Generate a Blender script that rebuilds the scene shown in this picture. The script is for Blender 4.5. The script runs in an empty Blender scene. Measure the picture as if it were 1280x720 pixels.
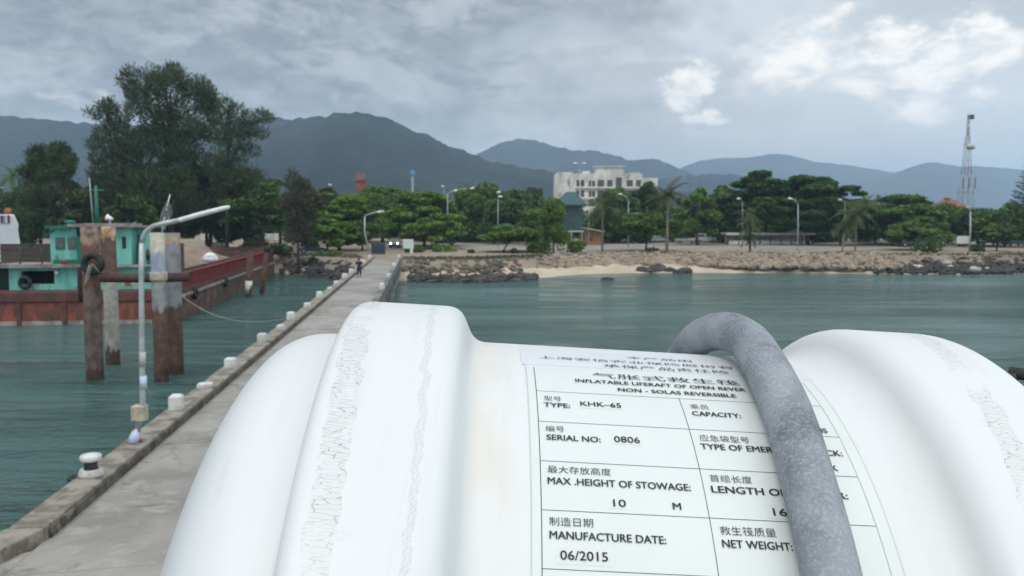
import bpy, bmesh, math, random
import numpy as np
from mathutils import Vector, Matrix, Quaternion

SC = bpy.context.scene
COL = SC.collection
R_ = math.radians
PI = math.pi

# ------------------------------------------------------------------ camera
CAM_H = 8.0
F_PX = 1100.0
PITCH = R_(4.6)
cam_d = bpy.data.cameras.new('camera')
cam = bpy.data.objects.new('camera', cam_d)
COL.objects.link(cam)
cam.location = (0, 0, CAM_H)
cam.rotation_euler = (PI / 2 - PITCH, 0, 0)
cam_d.sensor_width = 36
cam_d.lens = F_PX / 1280 * 36
cam_d.clip_start = 0.05
cam_d.clip_end = 40000
cam_d.dof.use_dof = True
cam_d.dof.focus_distance = 0.86
cam_d.dof.aperture_fstop = 17
SC.camera = cam

# ------------------------------------------------------------------ light
SUN_EL, SUN_AZ = R_(58), R_(205)          # azimuth clockwise from +Y
wd = bpy.data.worlds.new('World')
SC.world = wd
wd.use_nodes = True
NT = wd.node_tree
NT.nodes.clear()


class G:
    """small helper for writing node graphs"""
    def __init__(s, nt):
        s.nt = nt

    def n(s, t, **kw):
        nd = s.nt.nodes.new(t)
        for k, v in kw.items():
            setattr(nd, k, v)
        return nd

    def put(s, sock, v):
        if isinstance(v, bpy.types.NodeSocket):
            s.nt.links.new(v, sock)
        elif v is not None:
            sock.default_value = v

    def m(s, op, a, b=None, c=None, clamp=False):
        nd = s.n('ShaderNodeMath', operation=op, use_clamp=clamp)
        s.put(nd.inputs[0], a)
        if b is not None: s.put(nd.inputs[1], b)
        if c is not None: s.put(nd.inputs[2], c)
        return nd.outputs[0]

    def ss(s, x, lo, hi, tlo=0.0, thi=1.0):
        nd = s.n('ShaderNodeMapRange', interpolation_type='SMOOTHSTEP')
        s.put(nd.inputs['Value'], x)
        s.put(nd.inputs['From Min'], lo); s.put(nd.inputs['From Max'], hi)
        s.put(nd.inputs['To Min'], tlo); s.put(nd.inputs['To Max'], thi)
        return nd.outputs[0]

    def mix(s, f, a, b, mode='MIX'):
        nd = s.n('ShaderNodeMix', data_type='RGBA', blend_type=mode)
        s.put(nd.inputs[0], f)
        for sock, v in ((nd.inputs[6], a), (nd.inputs[7], b)):
            if isinstance(v, (tuple, list)) and len(v) == 3: v = (*v, 1)
            s.put(sock, v)
        return nd.outputs[2]

    def xyz(s, x, y, z):
        nd = s.n('ShaderNodeCombineXYZ')
        s.put(nd.inputs[0], x); s.put(nd.inputs[1], y); s.put(nd.inputs[2], z)
        return nd.outputs[0]

    def sep(s, v):
        nd = s.n('ShaderNodeSeparateXYZ')
        s.put(nd.inputs[0], v)
        return nd.outputs

    def noise(s, vec, scale, detail=6, rough=0.55, dist=0.0, dim='3D'):
        nd = s.n('ShaderNodeTexNoise', noise_dimensions=dim)
        if vec is not None: s.put(nd.inputs['Vector'], vec)
        s.put(nd.inputs['Scale'], scale); s.put(nd.inputs['Detail'], detail)
        s.put(nd.inputs['Roughness'], rough); s.put(nd.inputs['Distortion'], dist)
        return nd.outputs[0]

    def vop(s, op, a, b):
        nd = s.n('ShaderNodeVectorMath', operation=op)
        s.put(nd.inputs[0], a); s.put(nd.inputs[1], b)
        return nd.outputs[0]


def build_sky():
    g = G(NT)
    out = g.n('ShaderNodeOutputWorld')
    bg = g.n('ShaderNodeBackground')
    bg.inputs[1].default_value = 0.088
    NT.links.new(bg.outputs[0], out.inputs[0])
    sky = g.n('ShaderNodeTexSky', sky_type='NISHITA')
    sky.sun_disc = False
    sky.sun_elevation = SUN_EL
    sky.sun_rotation = SUN_AZ
    sky.air_density = 1.0
    sky.dust_density = 2.0
    tc = g.n('ShaderNodeTexCoord')
    x, y, z = g.sep(tc.outputs['Generated'])
    az = g.m('ARCTAN2', x, y)
    el = g.m('ARCSINE', z)
    v = g.xyz(az, g.m('MULTIPLY', el, 1.9), 0.37)
    n_big = g.noise(v, 4.8, 10, 0.54, 0.35)
    n_mid = g.noise(g.vop('ADD', v, (3.1, 1.7, 0.4)), 9.0, 10, 0.56, 0.4)
    n_fine = g.noise(g.vop('ADD', v, (7.7, 4.2, 1.4)), 26.0, 9, 0.62, 0.3)
    # broad grey deck, heavier to the left and higher up
    bias = g.m('ADD', g.m('MULTIPLY', az, -0.42), g.m('MULTIPLY', el, 0.35))
    dk = g.m('ADD', g.m('ADD', n_big, bias), g.m('MULTIPLY', g.m('SUBTRACT', n_mid, 0.5), 0.35))
    f_grey = g.ss(dk, 0.41, 0.59)
    thin = (7.6, 8.3, 8.9)          # bright thin cloud
    grey = (2.5, 2.95, 3.55)        # heavy rain cloud
    grey2 = (3.9, 4.4, 5.0)
    c_grey = g.mix(g.ss(n_fine, 0.35, 0.65), grey, grey2)
    c = g.mix(f_grey, thin, c_grey)
    # relief: the upper edges of the billows catch the light
    n_up = g.noise(g.vop('ADD', v, (-.015, .065, 0)), 4.8, 10, 0.54, 0.35)
    relief = g.m('SUBTRACT', n_big, n_up)
    c = g.mix(g.ss(relief, .02, .13, 0, .55), c, (6.4, 7.0, 7.7))
    c = g.mix(g.ss(relief, -.13, -.01, .45, 0), c, (2.7, 3.2, 3.85))
    # pale rifts between the grey masses
    rift = g.m('MULTIPLY', g.ss(n_mid, 0.55, 0.70), g.ss(n_fine, 0.30, 0.66))
    c = g.mix(g.m('MULTIPLY', rift, 0.42), c, (7.2, 7.9, 8.6))
    # mix in clear sky where the cloud is thinnest
    clear = g.mix(1.0, sky.outputs[0], (1, 1, 1), 'MULTIPLY')
    c = g.mix(g.m('MULTIPLY', g.m('SUBTRACT', 1.0, f_grey), 0.12), c, clear)
    # horizon glow: paler near the horizon
    hz = g.ss(el, 0.03, 0.135, 1.0, 0.0)
    c = g.mix(g.m('MULTIPLY', hz, 0.72), c, (6.7, 7.4, 8.1))
    # a broad milky veil on the right
    vz = g.m('ADD', g.m('MULTIPLY', g.m('DIVIDE', g.m('SUBTRACT', az, .33), .30), g.m('DIVIDE', g.m('SUBTRACT', az, .33), .30)), g.m('MULTIPLY', g.m('DIVIDE', g.m('SUBTRACT', el, .13), .10), g.m('DIVIDE', g.m('SUBTRACT', el, .13), .10)))
    c = g.mix(g.m('MULTIPLY', g.m('EXPONENT', g.m('MULTIPLY', vz, -1.0)), g.ss(n_mid, .3, .6, .30, .80)), c, (7.7, 8.2, 8.6))
    # cumulus heads
    wn1 = g.noise(g.vop('ADD', v, (1.3, 9.1, 2.2)), 13.0, 10, 0.66)
    wn2 = g.noise(g.vop('ADD', v, (5.3, 2.1, 6.2)), 13.0, 10, 0.66)
    wa = g.m('ADD', az, g.m('MULTIPLY', g.m('SUBTRACT', wn1, 0.5), 0.12))
    we = g.m('ADD', el, g.m('MULTIPLY', g.m('SUBTRACT', wn2, 0.5), 0.085))
    tot = None
    for (px, py, rx, ry, amp) in ((850, 118, 34, 24, .85), (880, 152, 34, 16, .8), (985, 92, 75, 38, .80),
                                  (1030, 48, 32, 22, .6), (1105, 76, 36, 22, .85), (1165, 108, 50, 32, .95), (1215, 84, 40, 30, .95),
                                  (1140, 152, 55, 26, .62), (1240, 140, 45, 18, .55), (1080, 110, 70, 34, .6),
                                  (95, 138, 60, 13, .46), (440, 120, 40, 22, .36)):
        a0, e0 = math.atan((px - 640) / F_PX), math.atan((271.5 - py) / F_PX)
        da = g.m('DIVIDE', g.m('SUBTRACT', wa, a0), rx / F_PX)
        de = g.m('DIVIDE', g.m('SUBTRACT', we, e0), ry / F_PX)
        d2 = g.m('ADD', g.m('MULTIPLY', da, da), g.m('MULTIPLY', de, de))
        b = g.m('MULTIPLY', g.m('EXPONENT', g.m('MULTIPLY', d2, -0.8)), amp)
        tot = b if tot is None else g.m('MAXIMUM', tot, b)
    edge = g.m('ADD', tot, g.m('MULTIPLY', g.m('SUBTRACT', n_fine, 0.5), 0.55))
    f_cu = g.ss(edge, 0.25, 0.72)
    c_cu = g.mix(g.ss(n_fine, 0.34, 0.60), (8.6, 9.1, 9.5), (12.4, 12.1, 11.8))
    c = g.mix(g.m('MULTIPLY', f_cu, 0.92), c, c_cu)
    # an overcast sky is brighter towards the zenith
    up = g.ss(el, 0.22, 1.1, 1.0, 1.75)
    up = g.m('MULTIPLY', up, g.ss(g.m('ABSOLUTE', az), 0.8, 1.9, 1.0, 1.5))
    upv = g.xyz(up, up, up)
    c = g.mix(1.0, c, upv, 'MULTIPLY')
    c = g.mix(1.0, c, (1.03, 1.0, .95), 'MULTIPLY')
    NT.links.new(c, bg.inputs[0])


build_sky()
sun_d = bpy.data.lights.new('sun', 'SUN')
sun_d.energy = 1.0
sun_d.angle = R_(24)
sun_d.color = (1.0, 0.95, 0.88)
sun = bpy.data.objects.new('sun', sun_d)
COL.objects.link(sun)
sdir = Vector((math.sin(SUN_AZ) * math.cos(SUN_EL), math.cos(SUN_AZ) * math.cos(SUN_EL), math.sin(SUN_EL)))
sun.rotation_euler = sdir.to_track_quat('Z', 'Y').to_euler()
sun.location = (0, -20, 60)

SC.view_settings.view_transform = 'Standard'
SC.view_settings.look = 'None'
SC.view_settings.exposure = 0.27
SC.view_settings.gamma = 1
SC.view_settings.use_curve_mapping = False
SC.render.engine = 'CYCLES'
SC.cycles.use_denoising = True
SC.cycles.max_bounces = 6
SC.cycles.volume_bounces = 1
SC.cycles.transparent_max_bounces = 8
SC.cycles.caustics_reflective = False
SC.cycles.caustics_refractive = False

# ------------------------------------------------------------------ helpers
CP, SP = math.cos(PITCH), math.sin(PITCH)


def ray(px, py):
    a, b = (px - 640) / F_PX, (360 - py) / F_PX
    return Vector((a, CP + b * SP, b * CP - SP))


def at(px, py, Y):
    d = ray(px, py)
    t = Y / d.y
    return Vector((d.x * t, Y, CAM_H + d.z * t))


def gr(px, py, z=0.0):
    d = ray(px, py)
    t = (z - CAM_H) / d.z
    return Vector((d.x * t, d.y * t, z))


def xat(px, Y, z=2.3):
    """x of image column px for a point at distance Y and height z"""
    zc = Y * CP - (z - CAM_H) * SP
    return (px - 640) / F_PX * zc


def tag(o, label=None, cat=None, group=None, kind=None):
    if label: o['label'] = label
    if cat: o['category'] = cat
    if group: o['group'] = group
    if kind: o['kind'] = kind
    return o


def empty(name, loc, rz=0.0):
    o = bpy.data.objects.new(name, None)
    COL.objects.link(o)
    o.location = loc
    o.rotation_euler = (0, 0, rz)
    o.empty_display_size = 0.2
    return o


def thing(name, label, cat, loc=(0, 0, 0), rz=0.0, group=None):
    return tag(empty(name, loc, rz), label, cat, group)


def copy_tree(o, parent=None):
    c = o.copy()
    COL.objects.link(c)
    c.parent = parent
    for ch in list(o.children):
        copy_tree(ch, c)
    return c


class MB:
    """collects simple shapes into one mesh"""
    def __init__(s):
        s.v, s.f, s.sm = [], [], []

    def add(s, vs, fs, smooth=False):
        o = len(s.v)
        s.v += [tuple(v) for v in vs]
        s.f += [tuple(i + o for i in f) for f in fs]
        s.sm += [smooth] * len(fs)
        return s

    def box(s, lo, hi, M=None):
        x0, y0, z0 = lo; x1, y1, z1 = hi
        vs = [(x0, y0, z0), (x1, y0, z0), (x1, y1, z0), (x0, y1, z0), (x0, y0, z1), (x1, y0, z1), (x1, y1, z1), (x0, y1, z1)]
        if M is not None: vs = [M @ Vector(v) for v in vs]
        return s.add(vs, [(0, 3, 2, 1), (4, 5, 6, 7), (0, 1, 5, 4), (1, 2, 6, 5), (2, 3, 7, 6), (3, 0, 4, 7)])

    def prism(s, poly, z0, z1, M=None):
        n = len(poly)
        vs = [(x, y, z0) for x, y in poly] + [(x, y, z1) for x, y in poly]
        if M is not None: vs = [M @ Vector(v) for v in vs]
        return s.add(vs, [tuple(range(n - 1, -1, -1)), tuple(range(n, 2 * n))] + [(i, (i + 1) % n, n + (i + 1) % n, n + i) for i in range(n)])

    def tube(s, pts, r, n=8, cap=True, smooth=True):
        pts = [Vector(p) for p in pts]
        rs = r if isinstance(r, (list, tuple)) else [r] * len(pts)
        vs, fs = [], []
        t0 = (pts[1] - pts[0]).normalized()
        ref = Vector((0, 0, 1)) if abs(t0.z) < .9 else Vector((1, 0, 0))
        nx = t0.cross(ref).normalized()
        for i, p in enumerate(pts):
            if i == 0: t = pts[1] - pts[0]
            elif i == len(pts) - 1: t = pts[-1] - pts[-2]
            else: t = pts[i + 1] - pts[i - 1]
            t.normalize()
            nx = (nx - t * nx.dot(t)).normalized()
            ny = t.cross(nx)
            for k in range(n):
                a = 2 * PI * k / n
                vs.append(p + (nx * math.cos(a) + ny * math.sin(a)) * rs[i])
        for i in range(len(pts) - 1):
            for k in range(n):
                fs.append((i * n + k, i * n + (k + 1) % n, (i + 1) * n + (k + 1) % n, (i + 1) * n + k))
        if cap:
            fs.append(tuple(range(n - 1, -1, -1)))
            fs.append(tuple((len(pts) - 1) * n + k for k in range(n)))
        return s.add(vs, fs, smooth)

    def lathe(s, prof, n=24, M=None, smooth=True):
        vs, fs = [], []
        for r, z in prof:
            for k in range(n):
                a = 2 * PI * k / n
                vs.append((r * math.cos(a), r * math.sin(a), z))
        if M is not None: vs = [M @ Vector(v) for v in vs]
        for i in range(len(prof) - 1):
            for k in range(n):
                fs.append((i * n + k, i * n + (k + 1) % n, (i + 1) * n + (k + 1) % n, (i + 1) * n + k))
        fs.append(tuple(range(n - 1, -1, -1)))
        fs.append(tuple((len(prof) - 1) * n + k for k in range(n)))
        return s.add(vs, fs, smooth)

    def build(s, name, mat, parent=None, bevel=0.0):
        me = bpy.data.meshes.new(name)
        me.from_pydata(s.v, [], s.f)
        me.polygons.foreach_set('use_smooth', s.sm)
        me.materials.append(mat)
        me.update()
        o = bpy.data.objects.new(name, me)
        COL.objects.link(o)
        o.parent = parent
        if bevel:
            m = o.modifiers.new('bevel', 'BEVEL')
            m.width = bevel; m.segments = 2; m.limit_method = 'ANGLE'
        return o


def np_mesh(name, V, F, mat, parent=None, smooth=False):
    V = np.asarray(V, np.float32); F = np.asarray(F, np.int32)
    me = bpy.data.meshes.new(name)
    k = F.shape[1]
    me.vertices.add(len(V)); me.vertices.foreach_set('co', V.ravel())
    me.loops.add(F.size); me.loops.foreach_set('vertex_index', F.ravel())
    me.polygons.add(len(F))
    me.polygons.foreach_set('loop_start', np.arange(0, F.size, k, dtype=np.int32))
    me.polygons.foreach_set('loop_total', np.full(len(F), k, np.int32))
    me.polygons.foreach_set('use_smooth', np.full(len(F), smooth, bool))
    me.update(calc_edges=True)
    me.validate()
    me.materials.append(mat)
    o = bpy.data.objects.new(name, me)
    COL.objects.link(o)
    o.parent = parent
    return o


# ------------------------------------------------------------------ materials
def new_mat(name):
    m = bpy.data.materials.new(name)
    m.use_nodes = True
    nt = m.node_tree
    b = nt.nodes['Principled BSDF']
    return m, G(nt), b


def pm(name, c1, c2=None, scale=3.0, rough=.65, metal=0.0, bump=0.0, lo=.4, hi=.62, c3=None, scale3=20, lo3=.6, hi3=.7, stretch=None, spec=None):
    """mottled paint, stone, timber: two or three colours mixed by noise"""
    m, g, b = new_mat(name)
    tc = g.n('ShaderNodeTexCoord')
    v = tc.outputs['Object']
    if stretch: v = g.vop('MULTIPLY', v, stretch)
    n1 = g.noise(v, scale, 8, .6, .2)
    c = (*c1, 1)
    if c2 is not None: c = g.mix(g.ss(n1, lo, hi), c1, c2)
    if c3 is not None:
        n3 = g.noise(g.vop('ADD', v, (5.2, 1.3, 8.8)), scale3, 8, .62, .3)
        c = g.mix(g.ss(n3, lo3, hi3), c, c3)
    g.put(b.inputs['Base Color'], c)
    b.inputs['Roughness'].default_value = rough
    b.inputs['Metallic'].default_value = metal
    if spec is not None: b.inputs['Specular IOR Level'].default_value = spec
    if bump:
        bp = g.n('ShaderNodeBump')
        bp.inputs['Strength'].default_value = bump
        bp.inputs['Distance'].default_value = .03
        g.put(bp.inputs['Height'], g.noise(v, scale * 5, 8, .65))
        g.put(b.inputs['Normal'], bp.outputs[0])
    return m


def leaf_mat(name, c1, c2):
    m, g, b = new_mat(name)
    geo = g.n('ShaderNodeNewGeometry')
    tc = g.n('ShaderNodeTexCoord')
    n1 = g.noise(tc.outputs['Object'], .45, 4, .6)
    f = g.m('ADD', g.m('MULTIPLY', geo.outputs['Random Per Island'], .55), g.m('MULTIPLY', g.ss(n1, .35, .65), .45))
    g.put(b.inputs['Base Color'], g.mix(f, c1, c2))
    b.inputs['Roughness'].default_value = .6
    b.inputs['Specular IOR Level'].default_value = .25
    tr = g.n('ShaderNodeBsdfTranslucent')
    g.put(tr.inputs[0], g.mix(f, c1, c2))
    mx = g.n('ShaderNodeMixShader')
    mx.inputs[0].default_value = .36
    g.nt.links.new(b.outputs[0], mx.inputs[1]); g.nt.links.new(tr.outputs[0], mx.inputs[2])
    g.nt.links.new(mx.outputs[0], g.nt.nodes['Material Output'].inputs[0])
    return m




def stone_mat(name, c1, c2, c3=None):
    m, g, b = new_mat(name)
    geo = g.n('ShaderNodeNewGeometry')
    tc = g.n('ShaderNodeTexCoord')
    v = tc.outputs['Object']
    n1 = g.noise(v, 1.4, 8, .65)
    c = g.mix(g.m('ADD', g.m('MULTIPLY', geo.outputs['Random Per Island'], .65), g.m('MULTIPLY', g.ss(n1, .35, .65), .35)), c1, c2)
    if c3: c = g.mix(g.m('MULTIPLY', g.ss(g.noise(g.vop('ADD', v, (4, 9, 2)), .9, 7, .65), .54, .66), .8), c, c3)
    g.put(b.inputs['Base Color'], c)
    b.inputs['Roughness'].default_value = .9
    bp = g.n('ShaderNodeBump'); bp.inputs['Strength'].default_value = .6; bp.inputs['Distance'].default_value = .08
    g.put(bp.inputs['Height'], g.noise(v, 4, 8, .7)); g.put(b.inputs['Normal'], bp.outputs[0])
    return m


def concrete_mat():
    m, g, b = new_mat('concrete')
    tc = g.n('ShaderNodeTexCoord')
    v = tc.outputs['Object']
    n1 = g.noise(v, .30, 8, .62, .4); n2 = g.noise(v, 1.5, 8, .65, .6); n3 = g.noise(v, 14, 6, .7)
    c = g.mix(g.ss(n1, .36, .64), (.215, .20, .178), (.335, .315, .285))
    c = g.mix(g.ss(n2, .52, .66, 0, .6), c, (.39, .37, .335))
    c = g.mix(g.ss(g.noise(g.vop('ADD', v, (9, 2, 0)), .8, 9, .68, 1.0), .56, .66, 0, .65), c, (.135, .12, .10))
    c = g.mix(g.ss(n3, .5, .75, 0, .4), c, (.17, .155, .135))
    vor = g.n('ShaderNodeTexVoronoi', feature='DISTANCE_TO_EDGE')
    g.put(vor.inputs['Vector'], g.vop('ADD', v, g.xyz(n2, n1, 0))); vor.inputs['Scale'].default_value = .33
    ck = g.m('MULTIPLY', g.ss(vor.outputs['Distance'], .002, .012, 1, 0), g.ss(n1, .45, .6))
    c = g.mix(g.m('MULTIPLY', ck, .35), c, (.06, .055, .05))
    g.put(b.inputs['Base Color'], c)
    b.inputs['Roughness'].default_value = .88
    bp = g.n('ShaderNodeBump'); bp.inputs['Strength'].default_value = .4; bp.inputs['Distance'].default_value = .02
    g.put(bp.inputs['Height'], g.noise(v, 5, 9, .7)); g.put(b.inputs['Normal'], bp.outputs[0])
    return m


M = {}
M['concrete'] = concrete_mat()
M['kerb'] = pm('kerb_concrete', (.31, .28, .235), (.16, .135, .105), 1.6, .92, 0, 1.0, .42, .62, (.08, .07, .06), 3.0, .58, .7)
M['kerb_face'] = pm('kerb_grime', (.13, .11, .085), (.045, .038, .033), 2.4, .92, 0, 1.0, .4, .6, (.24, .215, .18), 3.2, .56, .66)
M['pier_side'] = pm('pier_side', (.24, .235, .22), (.11, .105, .1), .8, .85, 0, .3, .4, .6)
M['pile_concrete'] = pm('pile_concrete', (.2, .19, .17), (.07, .065, .06), .9, .85, 0, .3)
M['white_block'] = pm('white_block', (.64, .64, .61), (.42, .41, .375), 3, .75, 0, .2, .42, .68, (.26, .23, .19), 6, .6, .7)
M['block_grey'] = pm('block_grey', (.5, .49, .46), (.33, .32, .29), 4, .8, 0, .3, .45, .65)
M['stone_pale'] = stone_mat('stone_pale', (.50, .47, .42), (.38, .35, .31))
M['galv'] = pm('galvanised', (.47, .50, .50), (.36, .38, .38), 3, .45, .25)
M['lamp_white'] = pm('lamp_white', (.80, .81, .80), (.68, .69, .68), 4, .4)
M['dark_metal'] = pm('dark_metal', (.03, .03, .035), (.05, .045, .04), 5, .5, .3)
M['rubber'] = pm('rubber', (.013, .013, .014), (.03, .03, .03), 4, .75, 0, .2)
M['rope'] = pm('rope', (.42, .40, .36), (.25, .23, .2), 20, .9)
M['beige'] = pm('box_beige', (.5, .44, .33), (.36, .3, .22), 6, .6)
M['rust'] = pm('rust', (.075, .038, .026), (.15, .075, .045), 2.2, .85, .1, .4, .4, .62, (.035, .028, .026), 3.0, .55, .7)
M['pipe_rust'] = pm('pipe_rust', (.052, .026, .026), (.09, .045, .035), 2.2, .75, .1, .3)
M['hull_red'] = pm('hull_red', (.30, .07, .042), (.13, .048, .034), .9, .75, 0, .4, .40, .60, (.045, .026, .022), 1.5, .54, .66, stretch=(1.2, 1.2, .7))
M['hull_top'] = pm('hull_top', (.075, .032, .03), (.14, .045, .035), 1.1, .75, 0, .3, .42, .62)
M['hull_side'] = pm('hull_side', (.16, .075, .04), (.07, .045, .035), .6, .8, 0, .3, .4, .6, (.22, .19, .15), .9, .58, .68)
M['boot'] = pm('boot_stripe', (.36, .32, .29), (.2, .17, .15), 1.3, .75)
M['bulwark_red'] = pm('bulwark_red', (.25, .022, .024), (.13, .022, .02), 1.1, .65, 0, .1)
M['mint'] = pm('mint_paint', (.17, .50, .42), (.11, .36, .31), 1.0, .55, 0, .1, .42, .66, (.17, .10, .06), 1.6, .57, .70, stretch=(1.6, 1.6, .45))
M['green_paint'] = pm('green_paint', (.005, .16, .10), (.008, .12, .085), 1.5, .5)
M['deep_green'] = pm('deep_green', (.01, .075, .062), (.02, .05, .04), 1.2, .6)
M['cabin_cream'] = pm('cabin_cream', (.48, .40, .30), (.20, .08, .04), 1.6, .7, 0, .1, .45, .6)
M['roof_tin'] = pm('roof_tin', (.32, .29, .28), (.19, .13, .11), 1.2, .7)
M['dark_void'] = pm('dark_interior', (.012, .014, .014), (.02, .022, .022), 2, .8)  # near-black fill, stands in for the shade inside cabin openings
M['glass'] = pm('window_glass', (.09, .10, .10), (.13, .14, .13), 2, .15)
M['steel_brown'] = pm('steel_brown', (.075, .04, .036), (.11, .065, .05), .9, .8, 0, .2)
M['sand_cargo'] = pm('sand_cargo', (.27, .20, .145), (.2, .145, .105), .6, .95, 0, .4)
M['beach'] = pm('beach_sand', (.50, .42, .31), (.40, .33, .24), .25, .95, 0, .2, .4, .65, (.22, .18, .14), .35, .64, .74)
M['ground'] = pm('ground_dirt', (.29, .225, .165), (.22, .175, .13), .06, .95, 0, .2, .4, .6, (.15, .12, .09), .22, .6, .72)
M['road'] = pm('road_surface', (.20, .18, .165), (.155, .14, .13), .15, .9, 0, .2)
M['lot'] = pm('parking_surface', (.29, .25, .205), (.22, .195, .165), .12, .9, 0, .1)
M['stone_tan'] = stone_mat('stone_tan', (.165, .13, .095), (.37, .295, .215), (.115, .095, .072))
M['stone_dark'] = stone_mat('stone_dark', (.022, .021, .021), (.07, .062, .056), (.12, .10, .085))
M['stone_brown'] = stone_mat('stone_brown', (.05, .042, .033), (.145, .112, .082), (.17, .15, .118))
M['bark'] = pm('bark', (.10, .075, .055), (.055, .042, .034), 2, .9, 0, .4)
M['bark_pale'] = pm('bark_pale', (.30, .26, .21), (.2, .17, .14), 2, .9, 0, .3)
M['hotel'] = pm('hotel_wall', (.68, .67, .62), (.50, .49, .45), .3, .85, 0, 0, .40, .62, (.20, .185, .165), .42, .56, .70, stretch=(1, 1, .4))
M['hotel_dark'] = pm('hotel_opening', (.05, .05, .05), (.085, .08, .075), 1, .6)
M['teal_roof'] = pm('teal_roof', (.025, .075, .08), (.03, .09, .09), .8, .55)
M['teal_wall'] = pm('teal_wall', (.03, .075, .085), (.025, .06, .07), .8, .6)
M['orange_wall'] = pm('orange_wall', (.30, .15, .075), (.24, .12, .065), 1, .7)
M['red_roof'] = pm('red_roof', (.26, .085, .06), (.18, .06, .045), .8, .7)
M['pale_wall'] = pm('pale_wall', (.55, .53, .49), (.42, .4, .37), .6, .8)
M['pale_roof'] = pm('pale_roof', (.62, .60, .55), (.48, .45, .41), .7, .7)
M['blue_paint'] = pm('blue_paint', (.09, .28, .42), (.07, .22, .34), 1, .5)
M['tower_red'] = pm('tower_red', (.22, .14, .14), (.17, .12, .12), 1, .6)
M['tower_white'] = pm('tower_white', (.42, .42, .43), (.34, .34, .35), 1, .6)
M['ship_white'] = pm('ship_white', (.66, .68, .70), (.56, .58, .60), .4, .4)
M['sign_face'] = pm('sign_face', (.62, .68, .68), (.53, .6, .6), 1.2, .5)
M['dark_blue'] = pm('dark_blue', (.025, .045, .085), (.02, .03, .055), 1, .6)
M['tarp'] = pm('white_sack', (.75, .76, .75), (.6, .61, .6), 4, .7)
M['purple'] = pm('purple_cloth', (.12, .085, .24), (.1, .07, .18), 2, .7)
M['cloth_black'] = pm('cloth_black', (.014, .013, .016), (.024, .022, .026), 8, .85)
M['cloth_navy'] = pm('cloth_dark_trousers', (.022, .02, .03), (.03, .028, .034), 8, .85)
M['skin'] = pm('skin', (.32, .18, .12), (.28, .15, .1), 6, .6)
M['hair'] = pm('hair', (.01, .009, .008), (.016, .014, .012), 8, .6)
M['deck_paint'] = pm('deck_paint', (.10, .16, .13), (.08, .12, .1), 2, .7)
M['ferry_white'] = pm('ferry_white', (.7, .71, .72), (.6, .61, .62), 1, .5)
M['plastic_blue'] = pm('plastic_blue', (.50, .60, .75), (.42, .5, .66), 6, .5)
M['orange_rust'] = pm('orange_rust', (.34, .14, .05), (.2, .08, .04), 5, .85)
M['frame_ink'] = pm('frame_ink', (.05, .06, .065), None, rough=.7)
M['ink'] = pm('ink', (.022, .023, .026), (.04, .042, .046), 60, .7)

L = {}
L['bright'] = leaf_mat('leaf_bright', (.082, .165, .024), (.20, .325, .05))
L['mid'] = leaf_mat('leaf_mid', (.075, .145, .030), (.175, .27, .06))
L['dark'] = leaf_mat('leaf_dark', (.044, .096, .030), (.12, .19, .053))
L['casu'] = leaf_mat('leaf_casuarina', (.042, .068, .030), (.108, .142, .063))
L['casu_brown'] = leaf_mat('leaf_casuarina_brown', (.05, .055, .032), (.10, .098, .06))
L['palm'] = leaf_mat('leaf_palm', (.05, .075, .03), (.11, .13, .05))
L['olive'] = leaf_mat('leaf_olive', (.06, .08, .035), (.12, .13, .06))


def hill_mat():
    m, g, b = new_mat('forest_slope')
    tc = g.n('ShaderNodeTexCoord')
    v = tc.outputs['Object']
    n1 = g.noise(v, .004, 8, .65)
    n2 = g.noise(v, .03, 5, .6)
    c = g.mix(g.ss(n1, .4, .62), (.013, .023, .026), (.032, .046, .040))
    c = g.mix(g.m('MULTIPLY', g.ss(n2, .5, .7), .5), c, (.011, .019, .017))
    g.put(b.inputs['Base Color'], c)
    b.inputs['Roughness'].default_value = 1
    b.inputs['Specular IOR Level'].default_value = 0
    bp = g.n('ShaderNodeBump'); bp.inputs['Strength'].default_value = 1; bp.inputs['Distance'].default_value = 14
    g.put(bp.inputs['Height'], g.noise(v, .03, 6, .7))
    g.put(b.inputs['Normal'], bp.outputs[0])
    return m


def water_mat():
    m, g, b = new_mat('sea_water')
    tc = g.n('ShaderNodeTexCoord')
    v = tc.outputs['Object']
    n0 = g.noise(v, .02, 4, .55)
    g.put(b.inputs['Base Color'], g.mix(g.ss(n0, .38, .62), (.044, .104, .096), (.068, .146, .133)))
    b.inputs['Roughness'].default_value = .16
    b.inputs['IOR'].default_value = 1.33
    big = g.noise(g.vop('MULTIPLY', v, (.5, 1.0, 1)), .55, 5, .6, .6)
    small = g.noise(g.vop('MULTIPLY', v, (.7, 1.0, 1)), 2.6, 4, .6, .4)
    patch = g.ss(g.noise(g.vop('MULTIPLY', v, (.35, 1.0, 1)), .06, 4, .6), .38, .62, .25, 1.35)
    streak = g.noise(g.vop('MULTIPLY', v, (.22, 1.0, 1)), .30, 5, .62, .5)
    patch = g.m('MULTIPLY', patch, g.ss(streak, .38, .62, .5, 1.35))
    g.put(b.inputs['Roughness'], g.ss(streak, .36, .64, .07, .26))
    h = g.m('MULTIPLY', g.m('ADD', big, g.m('MULTIPLY', small, .6)), patch)
    bp = g.n('ShaderNodeBump'); bp.inputs['Strength'].default_value = 1.0; bp.inputs['Distance'].default_value = .75
    g.put(bp.inputs['Height'], h)
    g.put(b.inputs['Normal'], bp.outputs[0])
    return m


M['hill'] = hill_mat()
M['water'] = water_mat()

# ------------------------------------------------------------------ setting: water, shore, ground, hills
w = MB()
w.add([(-9000, -600, 0), (9000, -600, 0), (9000, 1500, 0), (-9000, 1500, 0)], [(0, 1, 2, 3)])
tag(w.build('water', M['water']), kind='structure')

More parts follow.
